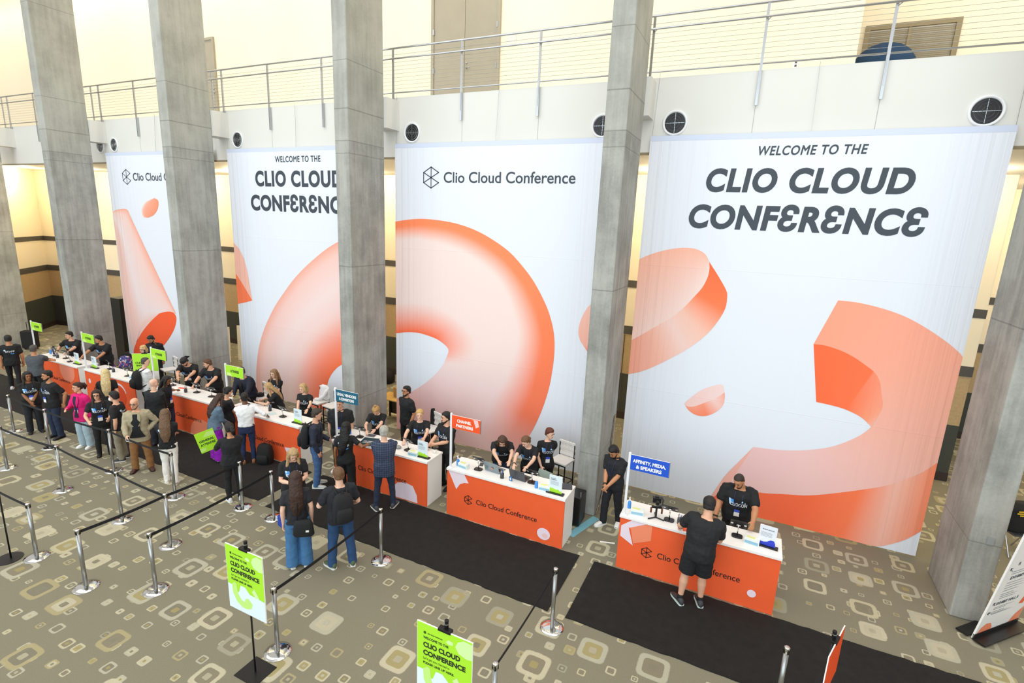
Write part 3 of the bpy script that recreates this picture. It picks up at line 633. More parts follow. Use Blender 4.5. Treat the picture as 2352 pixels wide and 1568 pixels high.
def welcome_face(t, zb, hh, ww):
    a = -ww/2; u = lambda x, z: (a+x*ww, zb+z*hh)
    poly_part(t, 'sign_face', [u(.005, .005), u(.995, .005), u(.995, .995), u(.005, .995)], m_lime, .0125)
    poly_part(t, 'printed_shape', [u(0.005, .005), u(.995, .005), u(.995, .32), u(.85, .33), u(.6, .34), u(.48, .42), u(.36, .42), u(.3, .3), u(.22, .3), u(.12, .38), u(0.005, .38)], m_sky, .0132)
    arc = [u(.12, .39), u(.13, .25), u(.22, .14), u(.36, .08), u(.5, .08), u(.62, .12), u(.66, .2), u(.55, .26), u(.47, .24), u(.44, .18), u(.36, .19), u(.28, .26), u(.25, .42), u(.2, .44)]
    poly_part(t, 'printed_arc', arc, m_lt2, .0138)
    poly_part(t, 'printed_shape', [u(.66, .4), u(.74, .46), u(.86, .34), u(.76, .32)], m_mint, .0138)
    poly_part(t, 'printed_shape', [u(x, z) for x, z in [(.995, .97), (.85, .98), (.74, .93), (.70, .86), (.76, .79), (.9, .76), (.995, .77)]], m_mint, .0135)
    poly_part(t, 'printed_shape', [u(.53, .87), u(.58, .91), (u(.66, .9)), u(.66, .86), u(.58, .85)], m_mint, .0135)
    for s_, x0, x1, z, h, bo in (('Clio Cloud Conference', .20, .47, .875, .014, .02), ('WELCOME TO THE', .12, .58, .80, .032, .03), ('CLIO CLOUD', .12, .79, .69, .068, .045), ('CONFERENCE', .12, .89, .585, .068, .045), ("Let's get you checked in", .12, .6, .525, .03, .0), ('PLEASE LINE UP HERE.', .12, .69, .465, .03, .03)):
        vs, fs = fit_text(s_, a+x0*ww, a+x1*ww, zb+z*hh, h*hh, bo); flat_text('lettering', t, vs, fs, m_lt, .0145)
    logo_mb(a+.15*ww, zb+.882*hh, .028, .03, .003, .0145).build('logo_mark', m_lt, t)
def flat_face(col):
    def f(t, zb, hh, ww): poly_part(t, 'sign_face', [(-ww/2+.003, zb+.003), (ww/2-.003, zb+.003), (ww/2-.003, zb+hh-.003), (-ww/2+.003, zb+hh-.003)], col, .0125)
    return f
sign_stand(-5.24, 3.76, 0, 'lime welcome sign on a black stand, whole sign in view at lower left centre', welcome_face)
sign_stand(-2.38, 3.82, 0, 'second lime welcome sign, cut off by the bottom picture edge', welcome_face)
sign_stand(1.30, 6.0, R_(70.5), 'orange sign seen edge on at the bottom right', flat_face(m_flago), .9, .62)
sign_stand(-10.73, 3.44, R_(-18), 'black pole with a round base at the left picture edge', flat_face(m_lime), 1.2, .6, .4, True)
# directory sign at right
d = thing('directory_sign', 'tall white directory sign with printed hall directions at the right picture edge', 'sign', (4.01, 9.545, 0), math.atan2(.79, .76))
W_, H_ = 1.1, 2.4
MB().box((0, -.11, .03), (1.16, .16, .02)).box((0, .12, .03), (1.16, .16, .02)).box((0, -.02, .05), (1.1, .03, .10)).build('base', m_black, d)
MB().bx(-W_/2, W_/2, -.012, .012, .02, H_).build('board', m_white, d)
for s_, x0, x1, z, h, bo in (('EXHIBIT HALL 5', .16, .66, .62, .055, .03), ('EXHIBIT', .18, .50, 1.1, .055, .03), ('S', .2, .25, 1.36, .055, .03)):
    vs, fs = fit_text(s_, -W_/2+x0*W_, -W_/2+x1*W_, z, h, bo); flat_text('lettering', d, vs, fs, m_slate, .014)
for ax, az, ang, L in ((.115, .65, 135, .085), (.10, .485, 180, .09), (.10, 1.3, 135, .1)):
    q = MB(); x_, z_ = -W_/2+ax*W_, az; c_, s_ = math.cos(R_(ang)), math.sin(R_(ang))
    q.box((x_, -.0145, z_), (L, .001, .012), ry=-R_(ang))
    for k in (1, -1): q.box((x_+c_*L/2-math.cos(R_(ang+k*40))*.022, -.0146, z_+s_*L/2-math.sin(R_(ang+k*40))*.022), (.05, .001, .012), ry=-R_(ang+k*40))
    q.build('arrow', m_slate, d)
for z in (.56, .53, .48, .45, .43, .74, .78, .82, .88, .93, .98, 1.03, 1.2, 1.24):
    poly_part(d, 'small_print', [(-.38, z), (-.38+rnd.uniform(.3, .6), z), (-.38+.3, z+.012), (-.38, z+.012)], mat('grey_small_print', '#8d949c', .6), .013)
poly_part(d, 'printed_shape', [(-.5, .1), (-.46, .2), (-.36, .26), (-.24, .24), (-.16, .14), (-.17, .1)], PK2, .0135); poly_part(d, 'printed_shape', [(.28, .1), (.36, .24), (.54, .36), (.54, .1)], PK2, .0135)
poly_part(d, 'printed_shape', [(.3, .47), (.42, .45), (.46, .56), (.36, .6)], mat('print_coral', '#ef6a42', .5), .0135)

for ch in d.children:
    if ch.name.split('.')[0] != 'base': ch.rotation_euler.x = R_(7.5)

# ------------------------------------------------------------------ bar stools behind the counters
m_leather = mat('white_woven_leather', '#e8e7e4', .5, var=.03, scale=30, bump=.5, bscale=28)
def stool_proto(dark=False):
    t = thing('bar_stool', 'white bar stool', 'stool', (0, 0, 0), 0, 'white bar stools')
    lm = m_blackm if not dark else m_steel
    for sx in (-1, 1):
        MB().box((sx*.19, -.19, .36), (.022, .022, .72)).build('leg', lm, t)
        MB().box((sx*.19, .19, .54), (.022, .022, 1.08)).build('leg', lm, t)
    MB().box((0, -.19, .25), (.38, .018, .018)).box((0, .19, .25), (.38, .018, .018)).box((-.19, 0, .25), (.018, .38, .018)).box((.19, 0, .25), (.018, .38, .018)).box((0, -.19, .69), (.38, .02, .02)).box((0, .19, .69), (.38, .02, .02)).build('stretcher', lm, t)
    MB().box((0, 0, .735), (.43, .43, .045)).build('seat', m_leather, t, bevel=.012)
    bk = MB()
    for k in range(5): bk.box((0, .19+.012*(k % 2), .82+k*.068), (.42, .02, .06))
    for k in range(5): bk.box((-.15+k*.075, .20+.004*(k % 2), .955), (.055, .026, .34))
    bk.build('backrest', m_leather, t, bevel=.004)
    return t
s0 = stool_proto()
s0.location = (-3.42, 10.3, 0); s0.rotation_euler = (0, 0, R_(-12)); s0['label'] = 'white bar stool with black legs against the ring banner near the fourth pillar'
dup(s0, (-6.92, 10.3, 0), R_(-20), 'white bar stool with a black garment over one side of its back')
dup(s0, (-10.72, 10.35, 0), R_(-8), 'white bar stool with a crumpled white jacket on it')
dup(s0, (-10.15, 10.3, 0), R_(-8), 'white bar stool right beside the jacketed one, left of the third pillar')
dup(s0, (-12.35, 9.75, 0), R_(-14), 'white bar stool with a black cap behind the star print counter')
dup(s0, (-17.0, 10.1, 0), R_(-14), 'white bar stool before the cone banner at its right edge')

# ------------------------------------------------------------------ people
SKIN = dict(light='#dba88a', fair='#e6b9a0', tan='#bf8660', brown='#95623f', dark='#6d452e')
def skin(k): return mat('skin_'+k, SKIN[k], .55, var=.03, scale=12)
def cloth(name, col, var=.05): return mat('cloth_'+name, col, .85, var=var, scale=14, bump=.35, bscale=18)
M_TEE = cloth('black_tee', '#17181b'); M_BLK = cloth('black_trousers', '#141517'); M_LETTER = mat('tee_lettering', '#eef2f6', .6)
M_TBLUE = mat('tee_blue_shape', '#4c9be8', .6); M_TPALE = mat('tee_pale_shape', '#b9daf5', .6); M_EYE = mat('eye_dark', '#1d1512', .3); M_BADGEH = mat('badge_blue', '#3b55c4', .5)
MALE = [(-.14, .158, .108), (-.06, .166, .115), (.04, .158, .110), (.14, .150, .106), (.24, .164, .116), (.33, .180, .122), (.40, .183, .114), (.45, .160, .098), (.48, .112, .082), (.505, .068, .066)]
FEM = [(-.14, .168, .118), (-.06, .172, .120), (.04, .148, .104), (.14, .128, .094), (.24, .140, .112), (.33, .152, .122), (.40, .153, .102), (.45, .138, .086), (.48, .098, .074), (.505, .060, .060)]
HEAD = [(-.004, .022, .020, .062), (.004, .036, .034, .050), (.022, .048, .056, .033), (.05, .060, .078, .013), (.085, .067, .090, .004), (.12, .072, .097, .0), (.16, .0755, .099, -.002), (.19, .069, .090, -.004), (.212, .053, .069, -.006), (.226, .030, .040, -.006), (.231, .008, .010, -.006)]
_tx = bpy.data.textures.new('cloth_folds', 'CLOUDS'); _tx.noise_scale = .11; _tx.noise_depth = 2
_th = bpy.data.textures.new('hair_locks', 'CLOUDS'); _th.noise_scale = .035; _th.noise_depth = 2
def ruffle(o, k, tex=None, mid=.36):
    d = o.modifiers.new('d', 'DISPLACE'); d.texture = tex or _tx; d.strength = k; d.mid_level = mid; d.texture_coords = 'LOCAL'; return o
def person(label, x, y, face, h=1.72, fem=False, b=1.0, sk='light', hair=('short', '#2a1d16'), top=('tee', None), bot=('regular', None), shoe=('#1a1a1b', '#1a1a1b'),
           lean=0, tilt=0, twist=0, head=(0, 0), L='down', R='down', feet=((.11, 0, 8), (-.11, 0, -8)), drop=0, front=False, back=None, badge=False, glasses=False, beard=None, mask=False,
           watch=None, collar=False, inner=None, inner_w=1.0, z0=0, group=None, bare=False, belt=None, curl=.5, lanyard=False):
    s = h/1.75
    t = thing('person', label, 'person', (x, y, z0), R_(face), group)
    PR = [(q, a*s*(1+(b-1)*(1.25 if .0 < q < .3 else .9 if q < .42 else .5)), d*s*(1+(b-1)*(1.5 if .0 < q < .3 else 1.0 if q < .42 else .4))) for q, a, d in (FEM if fem else MALE)]
    ph, tw, ti = R_(lean), R_(twist), R_(tilt)
    pz = (.935-drop)*s; p0 = V((0, .18*math.sin(ph)*s, pz))
    # spine table
    tab = []; c = p0.copy(); N = 40; dt = .52/N
    def fr(q):
        k = min(1, max(0, (q+.06)/.26)); a = ph*k
        m = M.Rotation(ti*k, 3, 'Y') @ M.Rotation(a, 3, 'X') @ M.Rotation(tw*min(1, max(0, q/.35)), 3, 'Z')
        return m @ V((1, 0, 0)), m @ V((0, -1, 0)), m @ V((0, 0, 1))
    for i in range(N+1):
        q = i*dt; tab.append(c.copy()); c = c + fr(q)[2]*dt*s
    def sp(q):
        r, f, u = fr(q)
        if q <= 0: return p0 + V((0, 0, q*s)), r, f, u
        i = q/dt; k = min(N-1, int(i)); return tab[k].lerp(tab[k+1], min(1.5, i-k)), r, f, u
    def rad(q):
        for (qa, a1, b1), (qb, a2, b2) in zip(PR, PR[1:]):
            if q <= qb: k = max(0, (q-qa)/(qb-qa)); return a1+(a2-a1)*k, b1+(b2-b1)*k
        return PR[-1][1:]
    def ring(q, a, d, off=0, n=20, e=2.4):
        cc, r, f, u = sp(q); out = []
        for k in range(n):
            w = 2*math.pi*k/n; cx, cy = math.cos(w), math.sin(w)
            m = (abs(cx)**e+abs(cy)**e)**(-1/e); out.append(cc + r*(a*m*cx) + f*(d*m*cy+off))
        return out
    def surf(u, v, off=0, sgn=1):
        a, d = rad(v); a += grow; d += grow; cc, r, f, up = sp(v)
        uu = min(.97, abs(u)/a); return cc + r*u*1.0 + f*sgn*(d*(1-uu**2.4)**(1/2.4)+off)
    # arms
    sw = (.165 if fem else .182)*s*(1+(b-1)*.4)
    J = {}
    def arm(side, spec):
        cc, r, f, u = sp(.435); S_ = cc + r*side*sw
        la, lf = .285*s, .25*s
        pole = (r*side*.55 - f*.75 - u*.35)
        pre = {'down': (.225, .015, .80), 'front': (.035, -.25, .93), 'clasp': (.03, -.21, .88), 'phone': (.09, -.30, 1.13), 'hip': (.19, -.03, .97), 'table': (.2, -.42, 1.065), 'back': (.06, .2, .92), 'pocket': (.21, -.06, .86)}
        if isinstance(spec, str):
            q = pre[spec]; W = V((q[0]*side*s, q[1]*s, q[2]*(1 if spec == 'table' else s)))
            if spec in ('hip', 'back'): pole = r*side*1.0 - f*.5
        elif len(spec) == 4: W = M.Rotation(-R_(face), 3, 'Z') @ V((spec[0]-x, spec[1]-y, spec[2]-z0))     # a point in the hall
        else: W = V((spec[0], spec[1], spec[2]))
        d = W-S_; D = min(d.length, (la+lf)*.985); d.normalize(); W = S_+d*D
        k = (la*la-lf*lf+D*D)/(2*D); hh = math.sqrt(max(1e-5, la*la-k*k))
        pp = pole-d*pole.dot(d); pp.normalize(); E_ = S_+d*k+pp*hh
        J['S%d' % side], J['E%d' % side], J['W%d' % side] = S_, E_, W
        return S_, E_, W
    A = {1: arm(1, L), -1: arm(-1, R)}
    ab = (1+(b-1)*.7)*(.86 if fem else 1)*s
    body = MB()
    body.loft([ring(q, a*.92, d*.92) for q, a, d in [(-.10, PR[0][1], PR[0][2])]+PR[1:]])
    # head frame
    hy, hp = R_(head[0]), R_(head[1])
    hm = M.Rotation(hy, 3, 'Z') @ M.Rotation(hp, 3, 'X'); hR, hF, hU = hm @ V((1, 0, 0)), hm @ V((0, -1, 0)), hm @ V((0, 0, 1))
    nb, r5, f5, u5 = sp(.50)
    ho = nb + u5*.046*s + hU*.026*s + hF*.018*s
    hs = s*(.97 if fem else 1.0)/max(.94, s)**.5
    def hp_(xx, ff, zz): return ho + (hR*xx + hF*ff + hU*zz)*hs
    def hring(z, a, d, o, n=20): return [hp_(a*math.cos(2*math.pi*k/n), o+d*math.sin(2*math.pi*k/n), z) for k in range(n)]
    body.loft([hring(*q) for q in HEAD])
    body.tube([nb-u5*.05*s, nb+u5*.02*s, hp_(0, -.015, .03), hp_(0, -.01, .09)], [.072*ab, .058*ab, .053*ab, .05*ab], 14)
    body.tube([hp_(0, .088, .122), hp_(0, .104, .098), hp_(0, .108, .083), hp_(0, .09, .078)], [.008*hs, .012*hs, .015*hs, .010*hs], 8, True)
    for sd in (-1, 1): body.ell(hp_(sd*.075, -.008, .1), (.010*hs, .020*hs, .032*hs), hm)
    for sd in (-1, 1):
        S_, E_, W = A[sd]
        body.tube([S_+(sp(.43)[1]*-sd*.05*s), S_, S_.lerp(E_, .5), E_, E_.lerp(W, .3), W], [.045*ab, .052*ab, .049*ab, .042*ab, .044*ab, .028*ab], 12, True)
        d = (W-E_).normalized(); _, r, f, u = sp(.4)
        if isinstance((L if sd == 1 else R), str) and (L if sd == 1 else R) == 'table': d = (d+V((0, -.9, -.1))).normalized()
        wd = (-r*sd*.6+f*.7+V((0, 0, .3))); wd = (wd-d*wd.dot(d)).normalized(); n = d.cross(wd)
        if n.dot(-r*sd+V((0, 0, -.8))) < 0: n = -n
        hsz = s*(.92 if fem else 1)
        def pt(a_, w_, n_): return W + (d*a_ + wd*w_ + n*n_)*hsz
        body.loft([[pt(a_, ww*math.cos(q), tt*math.sin(q)) for q in [2*math.pi*k/10 for k in range(10)]] for a_, ww, tt in ((-.02, .026, .020), (.015, .034, .017), (.06, .041, .016), (.092, .040, .013))])
        J['H%d' % sd] = pt(.08, 0, .02); J['D%d' % sd] = d; J['N%d' % sd] = n
        for w_, ln in ((.031, .074), (.0105, .084), (-.0105, .078), (-.031, .062)):
            c1, c2 = curl*.6, curl*1.5; a0 = pt(.085, w_, 0)
            d1 = d*math.cos(c1)+n*math.sin(c1); d2 = d*math.cos(c2)+n*math.sin(c2); d3 = d*math.cos(c2*1.5)+n*math.sin(c2*1.5)
            p1 = a0+d1*ln*.45*hsz; p2 = p1+d2*ln*.33*hsz; p3 = p2+d3*ln*.25*hsz
            body.tube([a0, p1, p2, p3], [.0098*hsz, .0094*hsz, .0088*hsz, .0075*hsz], 8, True)
        th = (d*.72+wd*.62+n*.25).normalized(); a0 = pt(.02, .026, .004)
        body.tube([a0, a0+th*.04*hsz, a0+(th*.066+d*.008)*hsz], [.014*hsz, .0115*hsz, .009*hsz], 8, True)
    # legs
    legs = {}; bk0 = bot[0] == 'shorts'
    for sd, fo in ((1, feet[0]), (-1, feet[1])):
        hipj = p0 + V((sd*.088*s*(1.05 if fem else 1), 0, -.05*s)); ank = V((fo[0]*s, fo[1]*s+.02*s, .085*s+(fo[3] if len(fo) > 3 else 0)))
        la = .402*s; lb = .402*s; d = ank-hipj; D = min(d.length, (la+lb)*.998); dn = d.normalized(); k = D/2; hh = math.sqrt(max(1e-6, la*la-k*k))
        fa = R_(fo[2]); pole = V((math.sin(fa), -math.cos(fa), 0)); pole = (pole-dn*pole.dot(dn)).normalized()
        kn = hipj+dn*k+pole*hh; legs[sd] = (hipj, kn, ank, fa)
        lg = 1+(b-1)*.8
        body.tube([hipj+V((0, 0, .04)), hipj.lerp(kn, .35), kn, kn.lerp(ank, .3), kn.lerp(ank, .7), ank], [q_*(1 if bk0 else .84) for q_ in (.088*s*lg, .076*s*lg, .054*s, .055*s*lg, .043*s, .036*s)], 12, True)
        fd = V((math.sin(fa), -math.cos(fa), 0)); body.tube([ank, ank+fd*.05*s-V((0, 0, .045*s)), ank+fd*.13*s-V((0, 0, .06*s))], [.034*s, .027*s, .017*s], 8, True)
    body.build('body', skin(sk), t, remesh=.0088, sm=2)
    # face
    e = MB()
    for sd in (-1, 1): e.ell(hp_(sd*.031, .0905, .118), (.0135*hs, .007*hs, .0065*hs), hm, 8, 5)
    e.build('eyes', M_EYE, t)
    hcol = hair[1] or '#2a1d16'; mh = mat('hair_'+hcol.strip('#'), hcol, .55, var=.22, scale=9, bump=.5, bscale=55, stretch=(6, 6, .8))
    e = MB()
    for sd in (-1, 1): e.box(hp_(sd*.031, .096, .137), (.036*hs, .008*hs, .007*hs), rz=hy, rx=hp)
    e.build('eyebrows', mh if hair[0] not in ('bald',) else mat('hair_6b4a35', '#6b4a35'), t)
    if not mask: MB().ell(hp_(0, .096 if beard else .0895, .052), (.024*hs, .008*hs, .007*hs), hm, 8, 5).build('mouth', mat('lips_'+sk, tuple(np.array(lin(SKIN[sk]))*(.72, .5, .5)), .5), t)
    if beard:
        bm_ = MB(); bm_.loft([hring(z, a, d, o) for z, a, d, o in ((-.014, .03, .03, .056), (0, .045, .044, .044), (.022, .055, .062, .03), (.040, .0625, .062, .018), (.07, .0675, .040, .004), (.095, .071, .030, -.004))])
        bm_.ell(hp_(0, .09, .068), (.03*hs, .012*hs, .008*hs), hm, 10, 5); bm_.build('beard', mat('hair_'+beard.strip('#'), beard, .7, var=.2, scale=40), t, remesh=.006, sm=3)
    if mask:
        mk = MB(); mk.ell(hp_(0, .072, .055), (.056*hs, .05*hs, .05*hs), hm); mk.build('face_mask', mat('mask_white', '#eef0f0', .7), t, smooth=True)
    if glasses:
        g = MB()
        for sd in (-1, 1):
            g.tube([hp_(sd*.033+.024*math.cos(q), .104, .117+.018*math.sin(q)) for q in [2*math.pi*k/14 for k in range(15)]], .0028*hs, 5); g.tube([hp_(sd*.057, .102, .12), hp_(sd*.076, .0, .115)], .0025*hs, 5)
        g.tube([hp_(-.01, .106, .12), hp_(.01, .106, .12)], .0025*hs, 5); g.build('glasses', m_black, t)
    # hair
    hb = MB(); st_ = hair[0]
    if st_ != 'bald':
        th_ = {'buzz': .004, 'fringe': .004}.get(st_, .012)
        prof = [(.055, .062, .040, -.052), (.085, .070, .055, -.042), (.12, .075, .070, -.028), (.15, .077, .078, -.024), (.178, .075, .088, -.013), (.205, .060, .078, -.006), (.225, .038, .05, -.006), (.236, .012, .015, -.006)]
        if st_ == 'fringe': prof = prof[:4]
        hb.loft([hring(z+(th_*.6 if i > 4 else 0), a+th_, d+th_, o) for i, (z, a, d, o) in enumerate(prof)])
    if st_ in ('long', 'bob', 'half'):
        shx = hair[2] if len(hair) > 2 else 0; a_ = [hp_(0, -.055, .17), hp_(0, -.075, .08)]; bk = sp(.42); ln = {'long': .34, 'half': .24, 'bob': .0}[st_]
        if ln: ctr = a_ + [bk[0]-bk[2]*.115*s+V((0, 0, .02)), (lambda q: q[0]-q[2]*.128*s+q[1]*shx*.6)(sp(.40-ln*.5)), (lambda q: q[0]-q[2]*.126*s+q[1]*shx)(sp(.42-ln))]; ra = [.075, .092, .112, .098, .045]; rb = [.045, .06, .055, .048, .02]
        else: ctr = a_ + [hp_(0, -.065, .0), hp_(0, -.05, -.045)]; ra = [.075, .092, .098, .08]; rb = [.04, .055, .055, .04]
        hb.loft([[p+hR*aa*s*math.cos(q)+hF*bb*s*math.sin(q) for q in [2*math.pi*k/16 for k in range(16)]] for p, aa, bb in zip(ctr, ra, rb)])
        for sd in (-1, 1):
            q = sp(.37); pf = q[0]+q[1]*sd*.115*s+q[2]*.085*s if st_ == 'half' else hp_(sd*.085, -.01, -.02)
            hb.tube([hp_(sd*.06, .02, .19), hp_(sd*.079, .025, .12), hp_(sd*.083, .015, .05), pf], [.028*hs, .030*hs, .032*hs, .024*hs], 10, True)
    if st_ == 'bun': hb.ell(hp_(0, -.10, .19), (.038*hs, .036*hs, .036*hs), hm)
    if st_ == 'topbun': hb.ell(hp_(0, -.05, .25), (.032*hs, .032*hs, .036*hs), hm)
    if st_ == 'tied': hb.ell(hp_(0, -.115, .1), (.036*hs, .03*hs, .05*hs), hm)
    if st_ == 'pony':
        hb.tube([hp_(0, -.09, .17), hp_(0, -.14, .15), hp_(0, -.165, .09), hp_(0, -.15, .02)], [.03*hs, .045*hs, .045*hs, .02*hs], 12, True)
    if hb.v: ruffle(hb.build('hair', mh, t, remesh=.0085, sm=2), .014 if st_ in ('long', 'half', 'bob') else .013 if st_ != 'buzz' else .002, _th)
    if st_ == 'cap':
        cp = MB(); cp.loft([hring(z, a+.02, d+.022, o) for z, a, d, o in ((.135, .073, .094, -.002), (.17, .074, .094, -.004), (.2, .064, .08, -.006), (.222, .04, .05, -.006), (.236, .012, .015, -.006))])
        cp.loft([[hp_(.07*math.cos(q), -.1-.085*k, .15-.02*k+tt) for q in [math.pi*j/8 for j in range(9)]] for k, tt in ((0, 0), (1, -.01), (1, .0), (0, .012))]); cp.build('cap', cloth('cap', '#1c1d20'), t, smooth=True)
    # clothes
    kind, cm = top; cm = cm or M_TEE; grow = .014*s; lo = {'tee': -.12, 'polo': -.13, 'long': -.10, 'blazer': -.20, 'jacket': -.08, 'sweater': .015, 'shirt': .015, 'crop': -.09}[kind]
    tb = MB(); rg = []
    for q in [lo, lo*.6+.008, lo*.2+.016, .045, .10, .16, .22, .28, .33, .37, .41, .44, .465, .485]:
        a, d = rad(max(-.14, q)); g = grow*(1.5 if q < .05 and kind not in ('shirt', 'crop') else 1.0)+(.012*s if kind in ('blazer', 'jacket') else 0)
        if q > .47: g *= .75
        rg.append(ring(q, a+g, d+g))
    tb.loft(rg)
    lng = kind in ('long', 'blazer', 'jacket', 'sweater', 'shirt')
    for sd in (-1, 1):
        S_, E_, W = A[sd]; r0 = (.071 if not fem else .064)*ab/(.86 if fem else 1)*(1.08 if kind in ('blazer', 'jacket') else 1)
        ins = S_+(sp(.43)[1]*-sd*.06*s)+sp(.43)[3]*.005
        if not lng: k = .62 if not fem else .5; tb.tube([ins, S_, S_.lerp(E_, .3), S_.lerp(E_, k)], [r0*1.02, r0*.98, r0*.93, r0*.96], 14, True)
        else:
            endp = E_.lerp(W, {'shirt': .25}.get(kind, .93)); tb.tube([ins, S_, S_.lerp(E_, .5), E_, E_.lerp(endp, .6), endp], [r0*1.02, r0*.95, r0*.84, r0*.74, r0*.66, r0*.58], 14, True)
    nm = {'tee': 't_shirt', 'polo': 'polo_shirt', 'long': 'shirt', 'blazer': 'blazer', 'jacket': 'jacket', 'sweater': 'sweater', 'shirt': 'shirt', 'crop': 't_shirt'}[kind]
    ruffle(tb.build(nm, cm, t, remesh=.0115, sm=3), .030*s)
    if kind in ('polo', 'long', 'shirt') or collar:
        cb = MB(); q0 = sp(.485)
        cb.loft([[sp(q)[0]+sp(q)[1]*(rr*s*math.cos(w))+sp(q)[2]*(rr*s*math.sin(w)*.95) for w in [2*math.pi*k/18 for k in range(18)]] for q, rr in ((.475, .088), (.515, .070), (.525, .066), (.50, .062))], cap=False); cb.build('collar', cm, t, smooth=True)
    if inner is not None:
        vs = []; fs = []; wide = inner_w
        wv = [(.465, .045), (.42, .05), (.36, .045), (.28, .036*wide), (.2, .026*wide), (.1, .03*wide), (0, .045*wide), (-.08, .06*wide)] if kind in ('blazer', 'jacket') else [(.47, .05), (.42, .035), (.36, .012)]
        grow_ = grow; grow = grow+.019*s
        for v, wd_ in wv:
            for k in range(7): vs.append(surf((-1+k/3)*wd_*s, v, .018))
        grow = grow_
        for i in range(len(wv)-1):
            for k in range(6): a_ = i*7+k; fs.append((a_, a_+1, a_+8, a_+7))
        MB().add(vs, fs).build('inner_shirt', inner, t, smooth=True)
        if kind == 'blazer':
            for sd in (-1, 1):
                grow_ = grow; grow = grow+.019*s; v2 = []
                for v, a_, b_ in ((.475, .045, .07), (.42, .046, .095), (.36, .042, .105), (.28, .033*wide, .085), (.19, .026*wide, .04)):
                    for k in range(4): q_ = a_+(b_-a_)*k/3; v2.append(surf(sd*q_*s, v, .023))
                grow = grow_
                MB().add(v2, [(i*4+k, i*4+k+1, i*4+k+5, i*4+k+4) for i in range(4) for k in range(3)]).build('lapel', cm, t, smooth=True)
    def wrap(nm_, vs, fs, m_, sgn=1, off=.017):
        me = bpy.data.meshes.new(nm_); me.from_pydata([surf(sgn*u*s, v, off, sgn) for u, v in vs], [], fs); me.materials.append(m_)
        o = bpy.data.objects.new(nm_, me); C.objects.link(o); o.parent = t; return o
    def dots(lst):
        vs, fs = [], []
        for cx, cz, rr in lst:
            k0 = len(vs); vs += [(cx+rr*math.cos(2*math.pi*k/12), cz+rr*math.sin(2*math.pi*k/12)) for k in range(12)]; fs.append(tuple(range(k0, k0+12)))
        return vs, fs
    def quad(x0, x1, z0_, z1, sk_=0, n=4): return [(x0+(x1-x0)*i/n+sk_*(j/n), z0_+(z1-z0_)*j/n) for j in range(n+1) for i in range(n+1)], [(j*(n+1)+i, j*(n+1)+i+1, (j+1)*(n+1)+i+1, (j+1)*(n+1)+i) for j in range(n) for i in range(n)]
    if front:
        vs, fs = fit_text('CLIOCON', -.12, .14, .25, .060, .035); wrap('chest_lettering', [(a_, z) for a_, z, _ in vs], fs, M_LETTER)
        wrap('chest_shape', *quad(-.135, -.06, .285, .365, -.012), M_TBLUE, off=.0162); wrap('chest_shape', *quad(-.13, -.1, .262, .37, -.014), M_TPALE, off=.0166)
        wrap('chest_dot', *dots([(.06, .345, .017), (.105, .325, .011)]), M_TPALE)
    if back:
        vs, fs = fit_text(back, -.105, .105, .295, .052, .03); wrap('back_lettering', [(a_, z) for a_, z, _ in vs], fs, M_LETTER, -1)
        wrap('back_shape', *dots([(-.115, .365, .024)]), M_TPALE, -1)
        wrap('back_shape', [(.05+.045*math.cos(q), .262+.03*math.sin(q)) for q in [math.pi+math.pi*k/8 for k in range(9)]]+[(.05+.02*math.cos(q), .268+.012*math.sin(q)) for q in [2*math.pi-math.pi*k/8 for k in range(9)]], [(k, k+1, 16-k, 17-k) for k in range(8)], M_TBLUE, -1)
    if badge or lanyard:
        ln = MB()
        for sd in (-1, 1): ln.tube([surf(sd*.06*s, .47, -.005), surf(sd*.06*s, .40, .018), surf(sd*.035*s, .28, .021), surf(sd*.006, .16, .022)], .005, 6)
        ln.build('lanyard', mat('lanyard_navy', '#24305e', .7), t)
        if badge:
            q = surf(0, .10, .03); _, r, f, u = sp(.1); mm = M((r, -f, u)).transposed()
            def bxm(c_, d_): return [q+mm @ V((c_[0]+sx*d_[0]/2, c_[1]+sy*d_[1]/2, c_[2]+sz*d_[2]/2)) for sx in (-1, 1) for sy in (-1, 1) for sz in (-1, 1)]
            F6 = [(0, 1, 3, 2), (4, 6, 7, 5), (0, 4, 5, 1), (2, 3, 7, 6), (0, 2, 6, 4), (1, 5, 7, 3)]
            bo = MB().add(bxm((0, 0, 0), (.088, .005, .13)), F6).build('badge', m_paper, t)
            MB().add(bxm((0, -.001, .042), (.089, .006, .048)), F6).build('badge_header', M_BADGEH, bo)
    # trousers and shoes
    bk_, bm2 = bot; bm2 = bm2 or M_BLK; tr = MB()
    tr.loft([ring(q, rad(q)[0]+.008*s, rad(q)[1]+.008*s) for q in (-.15, -.10, -.05, .0, .055)])
    fit = {'slim': (.096, .080, .062, .058, .050), 'regular': (.100, .090, .074, .070, .066), 'wide': (.108, .102, .094, .092, .094), 'flare': (.108, .104, .098, .100, .106), 'shorts': (.108, .108, .104), 'skirtpants': (.11, .11, .11, .12, .125)}[bk_]
    for sd in (-1, 1):
        hj, kn, an, fa = legs[sd]; lg = 1+(b-1)*.8
        if bk_ == 'shorts': P_ = [hj+V((0, 0, .05)), hj.lerp(kn, .45), hj.lerp(kn, .86)]
        else: P_ = [hj+V((0, 0, .05)), hj.lerp(kn, .4), kn, kn.lerp(an, .45), an-V((0, 0, .040*s))]
        tr.tube(P_, [r_*s*lg for r_ in fit], 16)
    if fem: 
        for sd in (-1, 1): tr.ell(p0+V((sd*.07*s, .06*s, -.05*s)), (.080*s, .066*s, .085*s))
    ruffle(tr.build('trousers' if bk_ != 'shorts' else 'shorts', bm2, t, remesh=.0115, sm=3), .022*s, None, .5)
